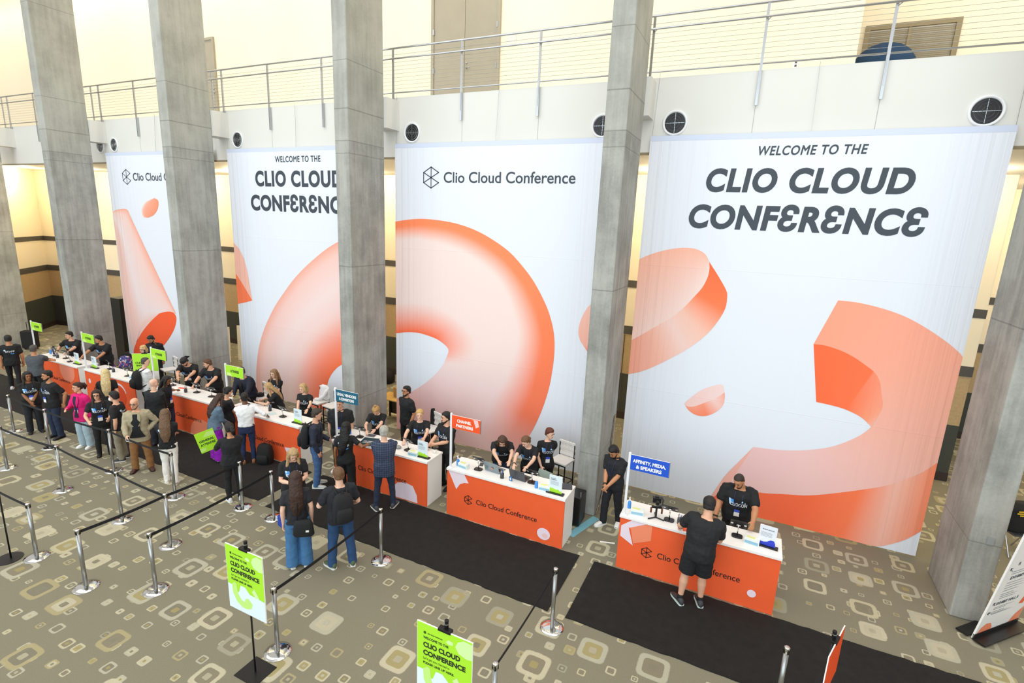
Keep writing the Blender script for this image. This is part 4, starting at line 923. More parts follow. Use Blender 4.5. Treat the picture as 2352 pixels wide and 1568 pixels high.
    if belt: MB().loft([ring(q, rad(q)[0]+.014*s, rad(q)[1]+.014*s) for q in (.03, .06)], cap=False).build('belt', cloth('belt_'+belt.strip('#'), belt), t)
    for sd in (-1, 1):
        hj, kn, an, fa = legs[sd]; fd = V((math.sin(fa), -math.cos(fa), 0)); sdv = V((math.cos(fa), math.sin(fa), 0)); base = V((an.x, an.y, an.z-.085*s)); k_ = s*(.92 if fem else 1)
        up = MB(); so = MB(); prof = [(-.082, .020, .07), (-.068, .037, .105), (-.02, .043, .125), (.03, .044, .112), (.075, .046, .082), (.13, .048, .062), (.175, .040, .052), (.205, .018, .036)]
        up.loft([[base+fd*l*k_+sdv*w_*k_*math.cos(q)+V((0, 0, .018+max(0, (hh-.018))*(.5+.5*math.sin(q))))*k_ for q in [2*math.pi*k/12 for k in range(12)]] for l, w_, hh in prof])
        ob = up.build('shoe', mat('shoe_'+shoe[0].strip('#'), shoe[0], .6), t, smooth=True)
        ol = [(l, w_+.005) for l, w_, hh in prof]
        n = len(ol); poly = [base+fd*l*k_+sdv*w_*k_ for l, w_ in ol]+[base+fd*l*k_-sdv*w_*k_ for l, w_ in ol[::-1]]; m_ = len(poly)
        so.add([p+V((0, 0, .001)) for p in poly]+[p+V((0, 0, .026*k_)) for p in poly], [tuple(range(m_-1, -1, -1)), tuple(range(m_, 2*m_))]+[(i, (i+1) % m_, (i+1) % m_+m_, i+m_) for i in range(m_)])
        so.build('sole', mat('sole_'+shoe[1].strip('#'), shoe[1], .6), ob)
        if bk_ == 'shorts': MB().tube([an-V((0, 0, .02)), an+(kn-an)*.18], [.043*s, .045*s], 12).build('sock', M_BLK, t, smooth=True)
    if watch:
        W = J['W%d' % watch]; D_ = (J['W%d' % watch]-J['E%d' % watch]).normalized(); MB().tube([W-D_*.03, W-D_*.005], .034*ab, 14).build('wrist_watch', m_black, t, smooth=True)
    mt = M.Translation((x, y, z0)) @ M.Rotation(R_(face), 4, 'Z')
    return dict(o=t, mt=mt, J=J, sp=sp, surf=surf, s=s, hand=lambda sd: mt @ J['H%d' % sd], rz=R_(face), rad=rad, wdir=lambda sd: (mt.to_3x3() @ J['D%d' % sd]), wnor=lambda sd: (mt.to_3x3() @ J['N%d' % sd]))

# worn and carried things
def placed(o, w, sd): o.location = w['hand'](sd); return o
def phone(w, sd, label, col='#16181c', flat=True):
    t = thing('phone', label, 'phone'); t.location = w['hand'](sd)+V((0, 0, .02)); d = w['wdir'](sd); t.rotation_euler = (R_(-30), 0, math.atan2(d.y, d.x)-math.pi/2)
    MB().box((0, .02, 0), (.072, .148, .009)).build('body', mat('phone_'+col.strip('#'), col, .3), t, bevel=.004); MB().box((0, .02, .005), (.064, .136, .001)).build('screen', mat('phone_glass', '#2a3038', .1), t)
    return t
def cup(pos, label, col='#f1f0ec', h=.11):
    t = thing('paper_cup', label, 'cup', pos)
    MB().lathe([(.0005, 0), (.03, 0), (.041, h), (.039, h), (.028, .004), (.0005, .004)]).build('cup_body', mat('cup_'+col.strip('#'), col, .5), t, smooth=True)
    MB().lathe([(.042, h-.004), (.044, h), (.040, h+.012), (.0005, h+.012)]).build('lid', m_black, t, smooth=True); return t
def backpack(w, label, col='#17181b', q=.22):
    t = thing('backpack', label, 'backpack'); t.matrix_world = w['mt']; s = w['s']; c, r, f, u = w['sp'](q); d = w['rad'](q)[1]+.02
    o = c-f*(d+.06*s); m = cloth('pack_'+col.strip('#'), col); b = MB()
    def rg(zz, a, dd, off): return [o+u*zz*s+r*(a*s*math.copysign(abs(math.cos(k))**.6, math.cos(k)))-f*((off+dd*math.copysign(abs(math.sin(k))**.6, math.sin(k)))*s) for k in [2*math.pi*j/20 for j in range(20)]]
    b.loft([rg(-.25, .13, .05, .01), rg(-.22, .155, .08, .015), rg(-.05, .16, .09, .02), rg(.12, .155, .085, .01), rg(.21, .12, .06, .0), rg(.245, .06, .03, -.01)]); b.build('pack_body', m, t, smooth=True, bevel=0)
    MB().loft([rg(-.20, .10, .03, .11), rg(-.17, .12, .05, .115), rg(-.02, .12, .05, .115), rg(.03, .10, .03, .10)]).build('front_pocket', m, t, smooth=True)
    for sd in (-1, 1): MB().tube([o+r*sd*.07*s+u*.22*s+f*.03, w['sp'](.465)[0]+r*sd*.105*s-f*.02*s+u*.045*s, w['surf'](sd*.115*s, .40, .020), w['surf'](sd*.130*s, .27, .022), w['surf'](sd*.15*s, .12, .002), o+r*sd*.14*s-u*.18*s+f*.03], .017, 8).build('shoulder_strap', m, t, smooth=True)
    MB().tube([o+u*.235*s+r*.03, o+u*.29*s, o+u*.235*s-r*.03], .009, 6).build('carry_handle', m, t)
    return t

C_ = cloth
P = person
plaid = newmat('navy_check_wool'); _q = NT(plaid); _c = _q.new('ShaderNodeTexCoord').outputs['Object']; _s = _q.new('ShaderNodeSeparateXYZ'); _q.n.links.new(_c, _s.inputs[0])
_l = lambda v, d, wd: _q.math('LESS_THAN', _q.math('ABSOLUTE', _q.math('SUBTRACT', _q.math('FRACT', _q.math('DIVIDE', v, d)), .5)), wd)
_k = _q.math('MAXIMUM', _l(_s.outputs[0], .045, .09), _l(_s.outputs[2], .045, .09))
_q.n.links.new(_q.mix(_q.math('MULTIPLY', _k, .55), '#29334a', '#56657d'), _q.b.inputs['Base Color']); _q.b.inputs['Roughness'].default_value = .85
# --- staff behind the counters, left to right
P('person in black CLIOCON tee behind the leftmost counter, turned left, wearing a wrist watch', -20.57, 9.15, 41, 1.74, b=1.12, hair=('short', '#14100e'), lean=12, head=(-45, 8), front=True, L=(-20.15, 8.72, 1.07, 0), R=(-20.75, 8.78, 1.09, 0), watch=1)
P('person in black CLIOCON tee leaning on hands, face hidden by the second lime flag', -19.2, 9.38, 32, 1.78, b=1.1, hair=('short', '#17110e'), sk='tan', lean=20, head=(-50, 15), front=True, lanyard=True, L=(-18.95, 8.95, 0.98, 0), R=(-19.25, 8.7, 1.07, 0))
P("person in a long sleeved black shirt looking down before the cone banner's orange disc", -17.95, 10.25, 38, 1.78, sk='tan', hair=('short', '#120e0c'), top=('long', C_('black_shirt', '#1a1b1e')), head=(-25, 32), beard='#1a1310', lean=5)
P('person in glasses and black cardigan, hands on hips, behind the lime CLE sign', -17.2, 9.5, 49, 1.64, fem=True, sk='fair', hair=('bob', '#cfae72'), top=('jacket', C_('black_cardigan', '#1c1c1f')), head=(-30, 5), glasses=True, L='hip', R='hip', b=1.1)
P('person in a backwards black cap and CLIOCON tee bending over the third counter', -14.78, 9.36, 35, 1.80, b=1.12, hair=('cap', '#1b1512'), lean=30, head=(-18, 38), front=True, badge=True, beard='#2b1e17', L=(-14.02, 8.62, 1.07, 0), R=(-14.2, 8.52, 1.07, 0))
P('person in CLIOCON tee leaning on the third counter, right of the person in the cap', -13.78, 9.38, 23, 1.80, b=1.12, hair=('short', '#5a3c28'), lean=22, head=(-50, 15), front=True, lanyard=True, beard='#7a543a', L=(-13.25, 8.78, 1.09, 0), R=(-13.75, 8.72, 1.07, 0))
P('person in a dark navy jacket leaning forward, head behind the nearest lime flag', -12.38, 9.35, 12, 1.78, b=1.25, hair=('short', '#2b211b'), top=('jacket', C_('navy_jacket', '#171b2e')), lean=22, head=(-20, 10), L=(-11.95, 8.9, 1.0, 0), R=(-12.3, 8.85, 1.0, 0), inner=M_TEE)
P('person in CLIOCON tee leaning left with outstretched arms behind the counter with the star print', -10.95, 9.12, -31, 1.64, fem=True, sk='fair', hair=('half', '#b9986a'), lean=26, head=(-10, 18), front=True, L=(-11.15, 8.72, 1.1, 0), R=(-11.25, 8.88, 1.1, 0))
P('person in CLIOCON tee standing with folded hands before the half ring banner', -11.70, 9.75, 14, 1.68, fem=True, sk='fair', hair=('half', '#8d6d4c'), head=(-8, 10), front=True, L='clasp', R='clasp', bot=('wide', None))
P('person in CLIOCON tee and blue jeans behind the paper sign on the star print counter', -10.12, 9.30, 12, 1.66, fem=True, sk='fair', hair=('bob', '#c0a06c'), head=(-12, 14), front=True, L=(-9.68, 8.95, 1.12, 0), R=(-9.98, 8.92, 1.1, 0), bot=('regular', C_('blue_jeans', '#2d4668')), watch=1)
P('person in glasses and black polo standing close to the ring banner, hand at pocket', -7.48, 10.05, -16, 1.84, sk='tan', hair=('short', '#0e0c0b'), top=('polo', C_('black_polo', '#191b1f')), head=(0, -4), beard='#120d0b', glasses=True, L='pocket', R='down', bot=('slim', None))
P('person in CLIOCON tee bowing over the counter just right of the teal flag', -7.70, 9.22, 31, 1.66, fem=True, sk='fair', hair=('topbun', '#b58d55'), lean=14, head=(-8, 45), front=True, L=(-7.42, 8.72, 1.09, 0), R=(-7.62, 8.72, 1.09, 0), watch=1)
P('person in CLIOCON tee with badge facing forward behind the teal flagged counter', -6.54, 9.28, 35, 1.68, fem=True, b=1.2, sk='fair', hair=('tied', '#c9a565'), lean=8, head=(-6, 6), front=True, badge=True, L=(-6.05, 8.68, 1.07, 0), R=(-6.55, 8.66, 1.07, 0))
P('person in CLIOCON tee standing just left of the CHANNEL PARTNERS flag pole', -5.73, 9.15, -17, 1.80, hair=('short', '#15110f'), sk='light', beard='#241a15', head=(-18, 4), front=True, lanyard=True, L=(-5.86, 8.88, 1.1, 0), R=(-5.95, 8.8, 1.1, 0), bot=('slim', None), b=1.05)
P('person in CLIOCON tee bent far over the sticker covered laptop', -4.50, 9.42, 25, 1.68, fem=True, b=1.25, sk='fair', hair=('half', '#4b3122'), lean=40, head=(0, 45), front=True, L=(-4.02, 8.78, 1.07, 0), R=(-4.22, 8.74, 1.07, 0), bot=('regular', C_('blue_jeans', '#2d4668')))
P('person in CLIOCON tee typing at the dark grey laptop, wrist watch on', -3.85, 9.40, 7, 1.68, fem=True, sk='fair', hair=('tied', '#6b4b31'), lean=24, head=(-28, 32), front=True, badge=False, lanyard=True, L=(-3.66, 8.72, 1.07, 0), R=(-3.92, 8.7, 1.07, 0), watch=-1, b=1.1)
p17 = P('person in CLIOCON tee with badge holding a pale green board by a bar stool', -3.60, 9.74, 35, 1.68, fem=True, sk='fair', hair=('short', '#5e2c1c'), head=(38, 10), front=True, badge=True, R=(-.16, -.24, .90), L='back', bot=('slim', None), tilt=2)
P('person in CLIOCON tee with badge behind the rightmost counter, looking down', .2, 9.38, -1, 1.85, b=1.3, sk='tan', hair=('buzz', '#2e231c'), lean=13, head=(-22, 34), front=True, badge=True, L=(0.47, 8.7, 1.07, 0), R=(-0.14, 9.16, 0.9, 0), watch=-1, beard='#3a2b22')
P('person in black polo and white shoes with hands clasped, standing by the fourth pillar', -2.05, 9.5, -20, 1.78, sk='tan', hair=('short', '#0f0c0b'), top=('polo', C_('black_polo', '#191b1f')), head=(-5, 36), L='front', R='front', lanyard=True, shoe=('#e9e9ea', '#f3f3f3'), feet=((.10, .12, 20), (-.10, -.14, -15)), beard='#1a1411', watch=-1, bot=('regular', C_('charcoal_trousers', '#1b1d23')), b=1.08)
p20 = P('person in black polo and white shoes, head behind the teal flag sign', -8.32, 8.65, 33, 1.80, b=1.22, top=('polo', C_('black_polo', '#191b1f')), hair=('short', '#3a2a1e'), head=(-5, 10), badge=True, L='down', R='down', bot=('slim', None), shoe=('#efefed', '#f5f5f5'), feet=((.1, .05, 5), (-.1, -.05, -25)))
# --- people in front of the counters
P('person in black STAFF tee walking away at the far left picture edge', -20.95, 7.65, -112, 1.80, b=1.08, sk='tan', hair=('short', '#15110e'), back='STAFF', feet=((.1, -.18, 0), (-.1, .22, 0)), L=(.24, .05, .85), R=(-.26, -.05, .85), shoe=('#d9dadb', '#eeeeee'), bot=('slim', None))
P('person in a grey tee seen from behind at the leftmost counter', -19.25, 7.55, -141, 1.72, b=1.12, hair=('short', '#4b4642'), sk='tan', top=('tee', C_('grey_tee', '#4c5258')), lean=6, L=(-19.05, 8.15, 1.12, 0), R=(-19.5, 8.1, 1.12, 0))
p23 = P('person in CLIOCON tee with hands crossed low, leftmost of the row behind the rope', -16.53, 6.28, 74, 1.66, fem=True, b=1.15, sk='brown', hair=('half', '#17100e'), head=(12, 5), front=True, badge=True, L=(.0, -.22, .86), R=(-.02, -.24, .83), bot=('regular', C_('charcoal_trousers', '#1b1d23')), watch=1)
P('person in CLIOCON tee and dark jeans turned left, second in the row behind the rope', -15.70, 6.38, 6, 1.80, sk='tan', hair=('short', '#17110e'), beard='#1c1512', front=True, badge=True, head=(-10, 3), L=(.22, .12, .92), R='down', bot=('regular', C_('dark_jeans', '#1d2b44')))
P('person in a hot pink blazer, light jeans and white shoes', -14.5, 6.44, 16, 1.68, fem=True, hair=('pony', '#3a241a'), head=(-18, 3), top=('blazer', C_('pink_blazer', '#d3106f')), inner=C_('navy_top', '#22243c'), badge=True, R=(-.06, -.32, 1.08), L='down', bot=('wide', C_('light_jeans', '#9fb4bd')), shoe=('#f1f1ef', '#f6f6f6'), collar=True)
P('person in glasses and CLIOCON tee with open hands beside the hot pink blazer', -13.65, 6.40, 65, 1.66, fem=True, b=1.08, hair=('half', '#2a1a14'), head=(-12, 8), glasses=True, front=True, badge=True, L=(.16, -.36, 1.02), R=(-.22, -.32, 1.0), curl=.2, bot=('slim', None), shoe=('#15110f', '#15110f'))
P('person in white face mask, STAFF tee and khaki trousers turned to the left', -13.03, 6.46, -51, 1.70, hair=('short', '#14110f'), mask=True, head=(-8, 5), front=True, back='STAFF', sk='light', bot=('regular', C_('khaki_trousers', '#8d8672')), shoe=('#2e3432', '#d6d6d2'), L='down', R='down', watch=1)
p28 = P('person in a tan blazer and brown trousers, one hand on hip, phone in the other', -12.12, 6.38, 50, 1.74, b=1.08, hair=('bald', '#8a6a50'), beard='#7a5a42', glasses=True, head=(-15, 4), top=('blazer', C_('tan_blazer', '#a39a7f')), inner=C_('dark_navy_tee', '#15171d'), inner_w=2.6, badge=True, L='hip', R=(-.16, -.33, .98), bot=('regular', C_('brown_chinos', '#8a6138')), shoe=('#4a2d1f', '#33201a'), feet=((.16, -.02, 20), (-.14, -.02, -15)), belt='#4a2d1f')
P('person in white trousers and black tee seen from behind, right of the tan blazer', -11.05, 6.36, -132, 1.68, fem=True, hair=('long', '#6b5138'), back='STAFF', top=('crop', None), bot=('regular', C_('white_trousers', '#e8e5df')), shoe=('#ece8e0', '#f2f0ea'), L='front', R='front', feet=((.09, -.02, 0), (-.10, .16, -10)))
P('person in black tee seen from behind at the second counter with the ring print', -15.15, 7.35, -124, 1.68, fem=True, sk='fair', hair=('long', '#d9c48e'), L='phone', R='down')
w31 = P('person in a white tee carrying a black backpack between two counters', -15.08, 8.28, 171, 1.82, hair=('buzz', '#4a443f'), sk='fair', top=('tee', C_('white_tee', '#e6e9e8')), head=(-15, 8), L='front', R='front')
P('person in a dark suit seen from behind, between the backpack wearer and tan blazer', -13.1, 7.35, -161, 1.76, b=1.08, sk='fair', hair=('bald', '#8a6a50'), top=('blazer', C_('black_green_suit', '#1c2224')), collar=False, L='front', R='front', bot=('regular', C_('dark_suit_trousers', '#1c2126')))
w33 = P('person in black tee with badge and navy trousers, hands on the third counter', -13.5, 7.85, 115, 1.66, fem=True, sk='brown', hair=('half', '#14100e'), head=(5, 18), badge=True, L=(-13.75, 8.2, 1.14, 0), R=(-13.62, 8.22, 1.14, 0), bot=('wide', C_('navy_trousers', '#2a3550')), shoe=('#b58a72', '#b58a72'))
P('person in a faded denim jacket and purple trousers bowing at the counter', -11.15, 7.55, 168, 1.68, fem=True, hair=('half', '#3b241a'), lean=12, head=(10, 30), top=('jacket', C_('denim_jacket', '#5d7387')), bot=('skirtpants', C_('purple_trousers', '#8a0fa8')), L='front', R='front', shoe=('#d9c3b5', '#cbb'.replace('#cbb', '#ccbbbb')))
P('person in black with a white face mask, right behind the denim jacket', -11.3, 7.98, 167, 1.70, fem=True, hair=('bun', '#14110f'), mask=True, head=(0, 15), L='phone', R='front')
P('person in a white rolled sleeve shirt and navy trousers seen from behind', -10.42, 7.80, -129, 1.76, sk='dark', hair=('buzz', '#17110f'), top=('shirt', C_('white_shirt', '#e9ecef')), bot=('slim', C_('navy_slim_trousers', '#1d2c50')), belt='#2a2c35', L=(-10.6, 8.25, 1.08, 0), R=(-10.25, 8.25, 1.08, 0), shoe=('#8a5a3a', '#6a4530'), lean=5)
w37 = P('person in black seen from behind holding up a lime GENERAL ATTENDEE sign', -9.22, 6.52, -117, 1.70, fem=True, sk='tan', hair=('pony', '#17120f'), top=('jacket', C_('black_jacket', '#16171a')), head=(15, 5), L=(-9.72, 6.52, 1.0, 0), R='front', bot=('slim', None), shoe=('#dfe2e4', '#eef0f0'), b=1.1)
w38 = P('person in navy sweater and blue jeans with a black backpack, facing the teal flag', -8.20, 7.78, 130, 1.82, hair=('short', '#3a2f26'), top=('sweater', C_('navy_sweater', '#23293a')), bot=('regular', C_('mid_blue_jeans', '#41628f')), belt='#6a3a30', head=(0, 10), L=(.04, -.27, 1.06), R='pocket', shoe=('#c9cfcb', '#eceeed'))
w39 = P('person in black STAFF tee and wide black trousers seen from behind under the teal flag', -7.38, 7.80, -152, 1.66, fem=True, sk='brown', hair=('long', '#0f0d0e', .09), back='STAFF', R=(-7.08, 8.12, 1.1, 0), L='down', bot=('flare', None), head=(-15, 5))
P('person in a navy checked blazer seen from behind at the teal flagged counter', -6.35, 7.78, -142, 1.80, b=1.05, sk='fair', hair=('short', '#a8a69d'), top=('blazer', plaid), L='front', R='front', bot=('slim', C_('navy_check_trousers', '#232e44')), shoe=('#3a3d42', '#d9d6cf'), feet=((.17, .05, 25), (-.17, -.02, -25)), lean=4)
w41 = P('person in CLIOCON tee looking down at a phone in the middle of the walkway', -7.32, 6.36, 54, 1.72, fem=True, b=1.2, sk='fair', hair=('half', '#b0946a'), head=(8, 32), front=True, badge=True, L='phone', R='phone')
w42 = P('person in wide blue jeans and black tee seen from behind with a black shoulder bag', -6.42, 5.62, -133, 1.74, fem=True, b=1.05, sk='fair', hair=('long', '#3a241a'), top=('crop', C_('faded_black_tee', '#212329')), bot=('flare', C_('washed_blue_jeans', '#3f6f9c')), shoe=('#e9e7e1', '#f1f0ec'), L='down', R='down')
w43 = P('person in blue jeans with a black backpack seen from behind near the rope', -5.82, 5.98, -124, 1.80, b=1.1, sk='fair', hair=('short', '#6a4a30'), top=('tee', C_('dark_navy_tee2', '#1b1e26')), bot=('regular', C_('dark_blue_jeans', '#24466f')), lanyard=True, L=(.24, -.30, 1.12), R=(-.22, -.2, 1.0), shoe=('#4d5f47', '#e3e6e0'), feet=((.16, .0, 25), (-.16, .06, -10)), head=(12, 6), watch=1)
P('person in black tee and black shorts seen from behind at the rightmost counter', -.27, 7.86, -177, 1.90, b=1.18, sk='light', hair=('short', '#1c1613'), top=('tee', C_('charcoal_tee', '#1b1c1f')), bot=('shorts', C_('black_shorts', '#15161a')), shoe=('#33363a', '#cfe0d8'), L=(-0.62, 8.2, 1.1, 0), R=(-0.14, 8.22, 1.1, 0), lean=8, tilt=-6, head=(0, 14), feet=((.18, .02, 35), (-.10, -.06, 15)))
# carried
backpack(w31, 'black backpack on the person in white between two counters')
backpack(w38, 'black backpack on the person in the navy sweater')
backpack(w43, 'black backpack on the person in blue jeans near the rope')
phone(p28, -1, 'white phone in the hand of the person in the tan blazer', '#dfe2e2')
phone(w33, 1, 'dark phone held over the left end of the third counter')
phone(w41, 1, 'phone in the hands of the person in the walkway')
cup(w38['hand'](1)+V((.01, .03, -.03)), 'white paper cup with black lid held by the person in the navy sweater')
m_sgn = M.Rotation(R_(-6), 4, 'Z')
t = thing('handheld_sign', 'lime sign reading GENERAL ATTENDEE held up by the person in black', 'sign'); t.location = V((-9.84, 6.44, 1.2)); t.rotation_euler = (R_(2), R_(-14), R_(62))
MB().box((0, 0, 0), (.35, .006, .46)).build('sign_board', m_lime, t)
for s_, z in (('GENERAL', .0), ('ATTENDEE', -.085)):
    vs, fs = fit_text(s_, -.14, .14, z, .05, .04); flat_text('lettering', t, vs, fs, m_lt, .004)
for pl in ([(-.05, .1), (.05, .2), (.17, .18), (.17, .08)], [(-.17, -.2), (-.08, -.2), (-.06, -.14), (-.17, -.12)]): poly_part(t, 'printed_shape', pl, m_lt2, .0035)
o = MB().box((0, 0, 0), (.30, .012, .42)).build('display_board', mat('pale_green_board', '#bcd0c8', .6), bevel=.003); tag(o, 'pale green board held at the side by the person near the bar stool', 'board')
o.location = p17['hand'](-1)+V((.04, -.05, -.20)); o.rotation_euler = (R_(-8), R_(14), R_(10))
# shoulder bag and pouch of the woman in jeans
hp = w42['hand'](-1)
t = thing('shoulder_bag', 'black shoulder bag hanging at the right hip of the person in wide blue jeans', 'bag', (w42['o'].location.x+.24, w42['o'].location.y-.10, .86), R_(35))
MB().loft([[(a*math.copysign(abs(math.cos(q))**.6, math.cos(q)), d_*math.sin(q), z) for q in [2*math.pi*k/18 for k in range(18)]] for z, a, d_ in ((-.16, .15, .05), (-.13, .17, .065), (.06, .15, .055), (.12, .12, .03))]).build('bag_body', C_('bag_leather', '#16171a'), t, smooth=True)
MB().tube([(-.10, 0, .10), (-.09, .06, .40), (-.10, .12, .57), (-.06, .22, .50), (.06, .12, .12)], .010, 6).build('strap', C_('bag_leather', ''), t, smooth=True)
MB().box((.07, -.06, -.05), (.05, .008, .03)).build('label_tag', m_paper, t)
t = thing('pouch', 'bright blue pouch at the left hip of the person in wide blue jeans', 'bag', (w42['o'].location.x-.27, w42['o'].location.y-.10, .80), R_(-15))
MB().box((0, 0, 0), (.17, .06, .19)).build('pouch_body', C_('royal_blue_nylon', '#1c3d9c'), t, bevel=.02); MB().tube([(-.06, 0, .09), (0, 0, .15), (.06, 0, .09)], .006, 6).build('strap', C_('royal_blue_nylon', ''), t)

# ------------------------------------------------------------------ things on and around the counters
m_screen = mat('dark_tablet_glass', '#1b1d22', .15); m_grey = mat('dark_grey_casing', '#3a3c40', .4); m_blueliq = mat('blue_gel', '#3f8fe0', .2); m_clear = mat('clear_plastic', '#dfe8ee', .15, trans=.5)
TOP = CH+.001
def tablet(x, y, label, rz=0, tilt=50):
    t = thing('tablet_stand', label, 'tablet', (x, y, TOP), R_(rz), 'tablets on counter stands')
    MB().loft([[(a*.085*math.copysign(abs(math.cos(q))**.6, math.cos(q)), a*.07*math.copysign(abs(math.sin(q))**.6, math.sin(q)), z) for q in [2*math.pi*k/20 for k in range(20)]] for z, a in ((0, 1), (.014, 1), (.018, .92))]).build('stand_base', m_black, t, smooth=False)
    MB().tube([(0, .02, .015), (0, .0, .09), (0, -.015, .17), (0, 0, .20)], .010, 10).tube([(-.03, 0, .20), (.03, 0, .20)], .016, 10).build('stand_arm', m_chrome, t, smooth=True)
    c, s_ = math.cos(R_(tilt)), math.sin(R_(tilt)); ctr = V((0, .012, .215))
    MB().box(ctr, (.255, .178, .010), rx=-(R_(90)-R_(tilt))+R_(0) if False else R_(180-tilt)).build('tablet_case', m_black, t, bevel=.004)
    n = V((0, math.sin(R_(180-tilt))*-1, math.cos(R_(180-tilt)))); n = n if n.y > 0 else -n
    MB().box(ctr+n*.0055, (.235, .158, .001), rx=R_(180-tilt)).build('screen', m_screen, t)
    b = MB()
    for sx in (-.1, .1): b.box(ctr-n*.006, (.001, .001, .001)); 
    MB().box(ctr-n*.006+V((.1, 0, 0)), (.035, .03, .002), rx=R_(180-tilt)).build('clip', m_white, t); MB().box(ctr-n*.006-V((.1, 0, 0)), (.035, .03, .002), rx=R_(180-tilt)).build('clip', m_white, t)
    return t
def gel(x, y, label):
    t = thing('sanitizer_bottle', label, 'bottle', (x, y, TOP), 0, 'hand sanitizer bottles')
    MB().lathe([(.0005, 0), (.030, 0), (.032, .01), (.032, .10), (.024, .125), (.013, .135), (.013, .145), (.0005, .145)]).build('bottle_body', m_blueliq, t, smooth=True)
    MB().cyl((0, 0, .145), (0, 0, .175), .014).cyl((0, 0, .175), (0, 0, .20), .005).box((.0, -.015, .203), (.016, .05, .012)).build('pump', m_white, t)
    return t
def wipes(x, y, label, rz=0):
    t = thing('tissue_box', label, 'box', (x, y, TOP), R_(rz), 'boxes of wipes on the counters')
    MB().box((0, 0, .05), (.22, .115, .10)).build('carton', mat('pale_carton', '#e3ebe6', .6), t, bevel=.003)
    MB().box((0, -.0585, .04), (.2, .002, .05)).build('side_print', mat('carton_blue', '#8db8cf', .6), t); MB().box((-.02, 0, .1015), (.12, .05, .002)).build('top_print', mat('carton_yellow', '#dfe08a', .6), t)
    return t
def pens(x, y, label):
    t = thing('pen_cup', label, 'cup', (x, y, TOP), 0, 'pen cups on the counters')
    MB().lathe([(.0005, 0), (.038, 0), (.038, .10), (.034, .10), (.034, .005), (.0005, .005)], seg=20).build('mesh_cup', m_grey, t, smooth=True)
    for k in range(6):
        a = k*1.05; MB().cyl((.012*math.cos(a), .012*math.sin(a), .006), (.028*math.cos(a), .028*math.sin(a), .165), .005, seg=6).build('pen', [m_black, m_white, mat('blue_pen', '#2d4fa8', .4)][k % 3], t)
    return t
def papersign(x, y, label, blue=False, rz=0):
    t = thing('tabletop_sign', label, 'sign', (x, y, TOP), R_(rz), 'paper signs in black bases')
    MB().box((0, 0, .012), (.34, .09, .024)).build('base', m_black, t, bevel=.003)
    MB().bx(-.125, .125, -.004, .004, .018, .36).build('sign_board', m_white, t)
    poly_part(t, 'sign_face', [(-.123, .02), (.123, .02), (.123, .358), (-.123, .358)], m_sky if not blue else mat('pale_grey_blue_print', '#e3e8f2', .5), .0045)
    if blue:
        poly_part(t, 'printed_shape', [(-.123, .02), (.123, .02), (.123, .08), (.1, .13), (.05, .13), (.0, .09), (-.05, .075), (-.123, .08)], mat('royal_print', '#2a3fc4', .5), .005)
        vs, fs = fit_text('FILMING ADVISORY', -.085, .09, .285, .016, .04); flat_text('lettering', t, vs, fs, m_slate, .005)
    else:
        poly_part(t, 'printed_shape', [(-.123, .02), (.123, .02), (.123, .075), (.08, .07), (.06, .1), (.02, .085), (-.04, .1), (-.123, .105)], m_lime, .005)
        for s_, z in (('CLIO CLOUD', .29), ('CONFERENCE', .265)): vs, fs = fit_text(s_, -.1, .0+.02*(z < .28), z, .017, .04); flat_text('lettering', t, vs, fs, m_slate, .005)
    for z in (.235, .215, .195, .175): poly_part(t, 'small_print', [(-.1, z), (.06, z), (.06, z+.006), (-.1, z+.006)], mat('grey_small_print', '', .6), .005)
    return t
def laptop(x, y, label, col, rz=0, stick=False):
    t = thing('laptop', label, 'laptop', (x, y, TOP), R_(rz), 'laptops on the channel counter')
    m = mat('laptop_'+col.strip('#'), col, .35, metal=.4)
    MB().box((0, .12, .008), (.34, .24, .016)).build('keyboard_base', m, t, bevel=.003); MB().box((0, .12, .0165), (.29, .1, .001)).build('keys', m_black, t)
    MB().box((0, -.035, .118), (.34, .008, .225), rx=R_(18)).build('lid', m, t, bevel=.003); MB().box((0, -.030, .119), (.32, .002, .205), rx=R_(18)).build('screen', m_screen, t)
    if stick:
        for k, (a, b, c_) in enumerate(((-.1, .15, '#d9e6ea'), (.02, .10, '#c98b7a'), (.10, .16, '#5d87a8'), (-.04, .18, '#e0d7b0'), (-.11, .08, '#567b6c'))):
            MB().box((a, -.041-.0005*k-(b-.118)*math.tan(R_(18))*-1, b), (.055, .002, .045), rx=R_(18)).build('sticker', mat('sticker_'+c_.strip('#'), c_, .5), t)
    return t
def sheet(x, y, label, w_=.21, d_=.297, rz=0, col='#f2f1ec', z=0, cat='paper', name='paper_sheet', text=None, tcol=None):
    t = thing(name, label, cat, (x, y, TOP+z), R_(rz)); MB().box((0, 0, .0015), (w_, d_, .003)).build('sheet', mat('sheet_'+col.strip('#'), col, .6), t)
    for i, s_ in enumerate(text or []):
        vs, fs = fit_text(s_, -w_*.33, w_*.33, -i*d_*.16, d_*.09, .03); b = MB(); b.add([(a, c_, .0035+d*.3) for a, c_, d in vs], fs); b.build('lettering', tcol or m_white, t)
    return t
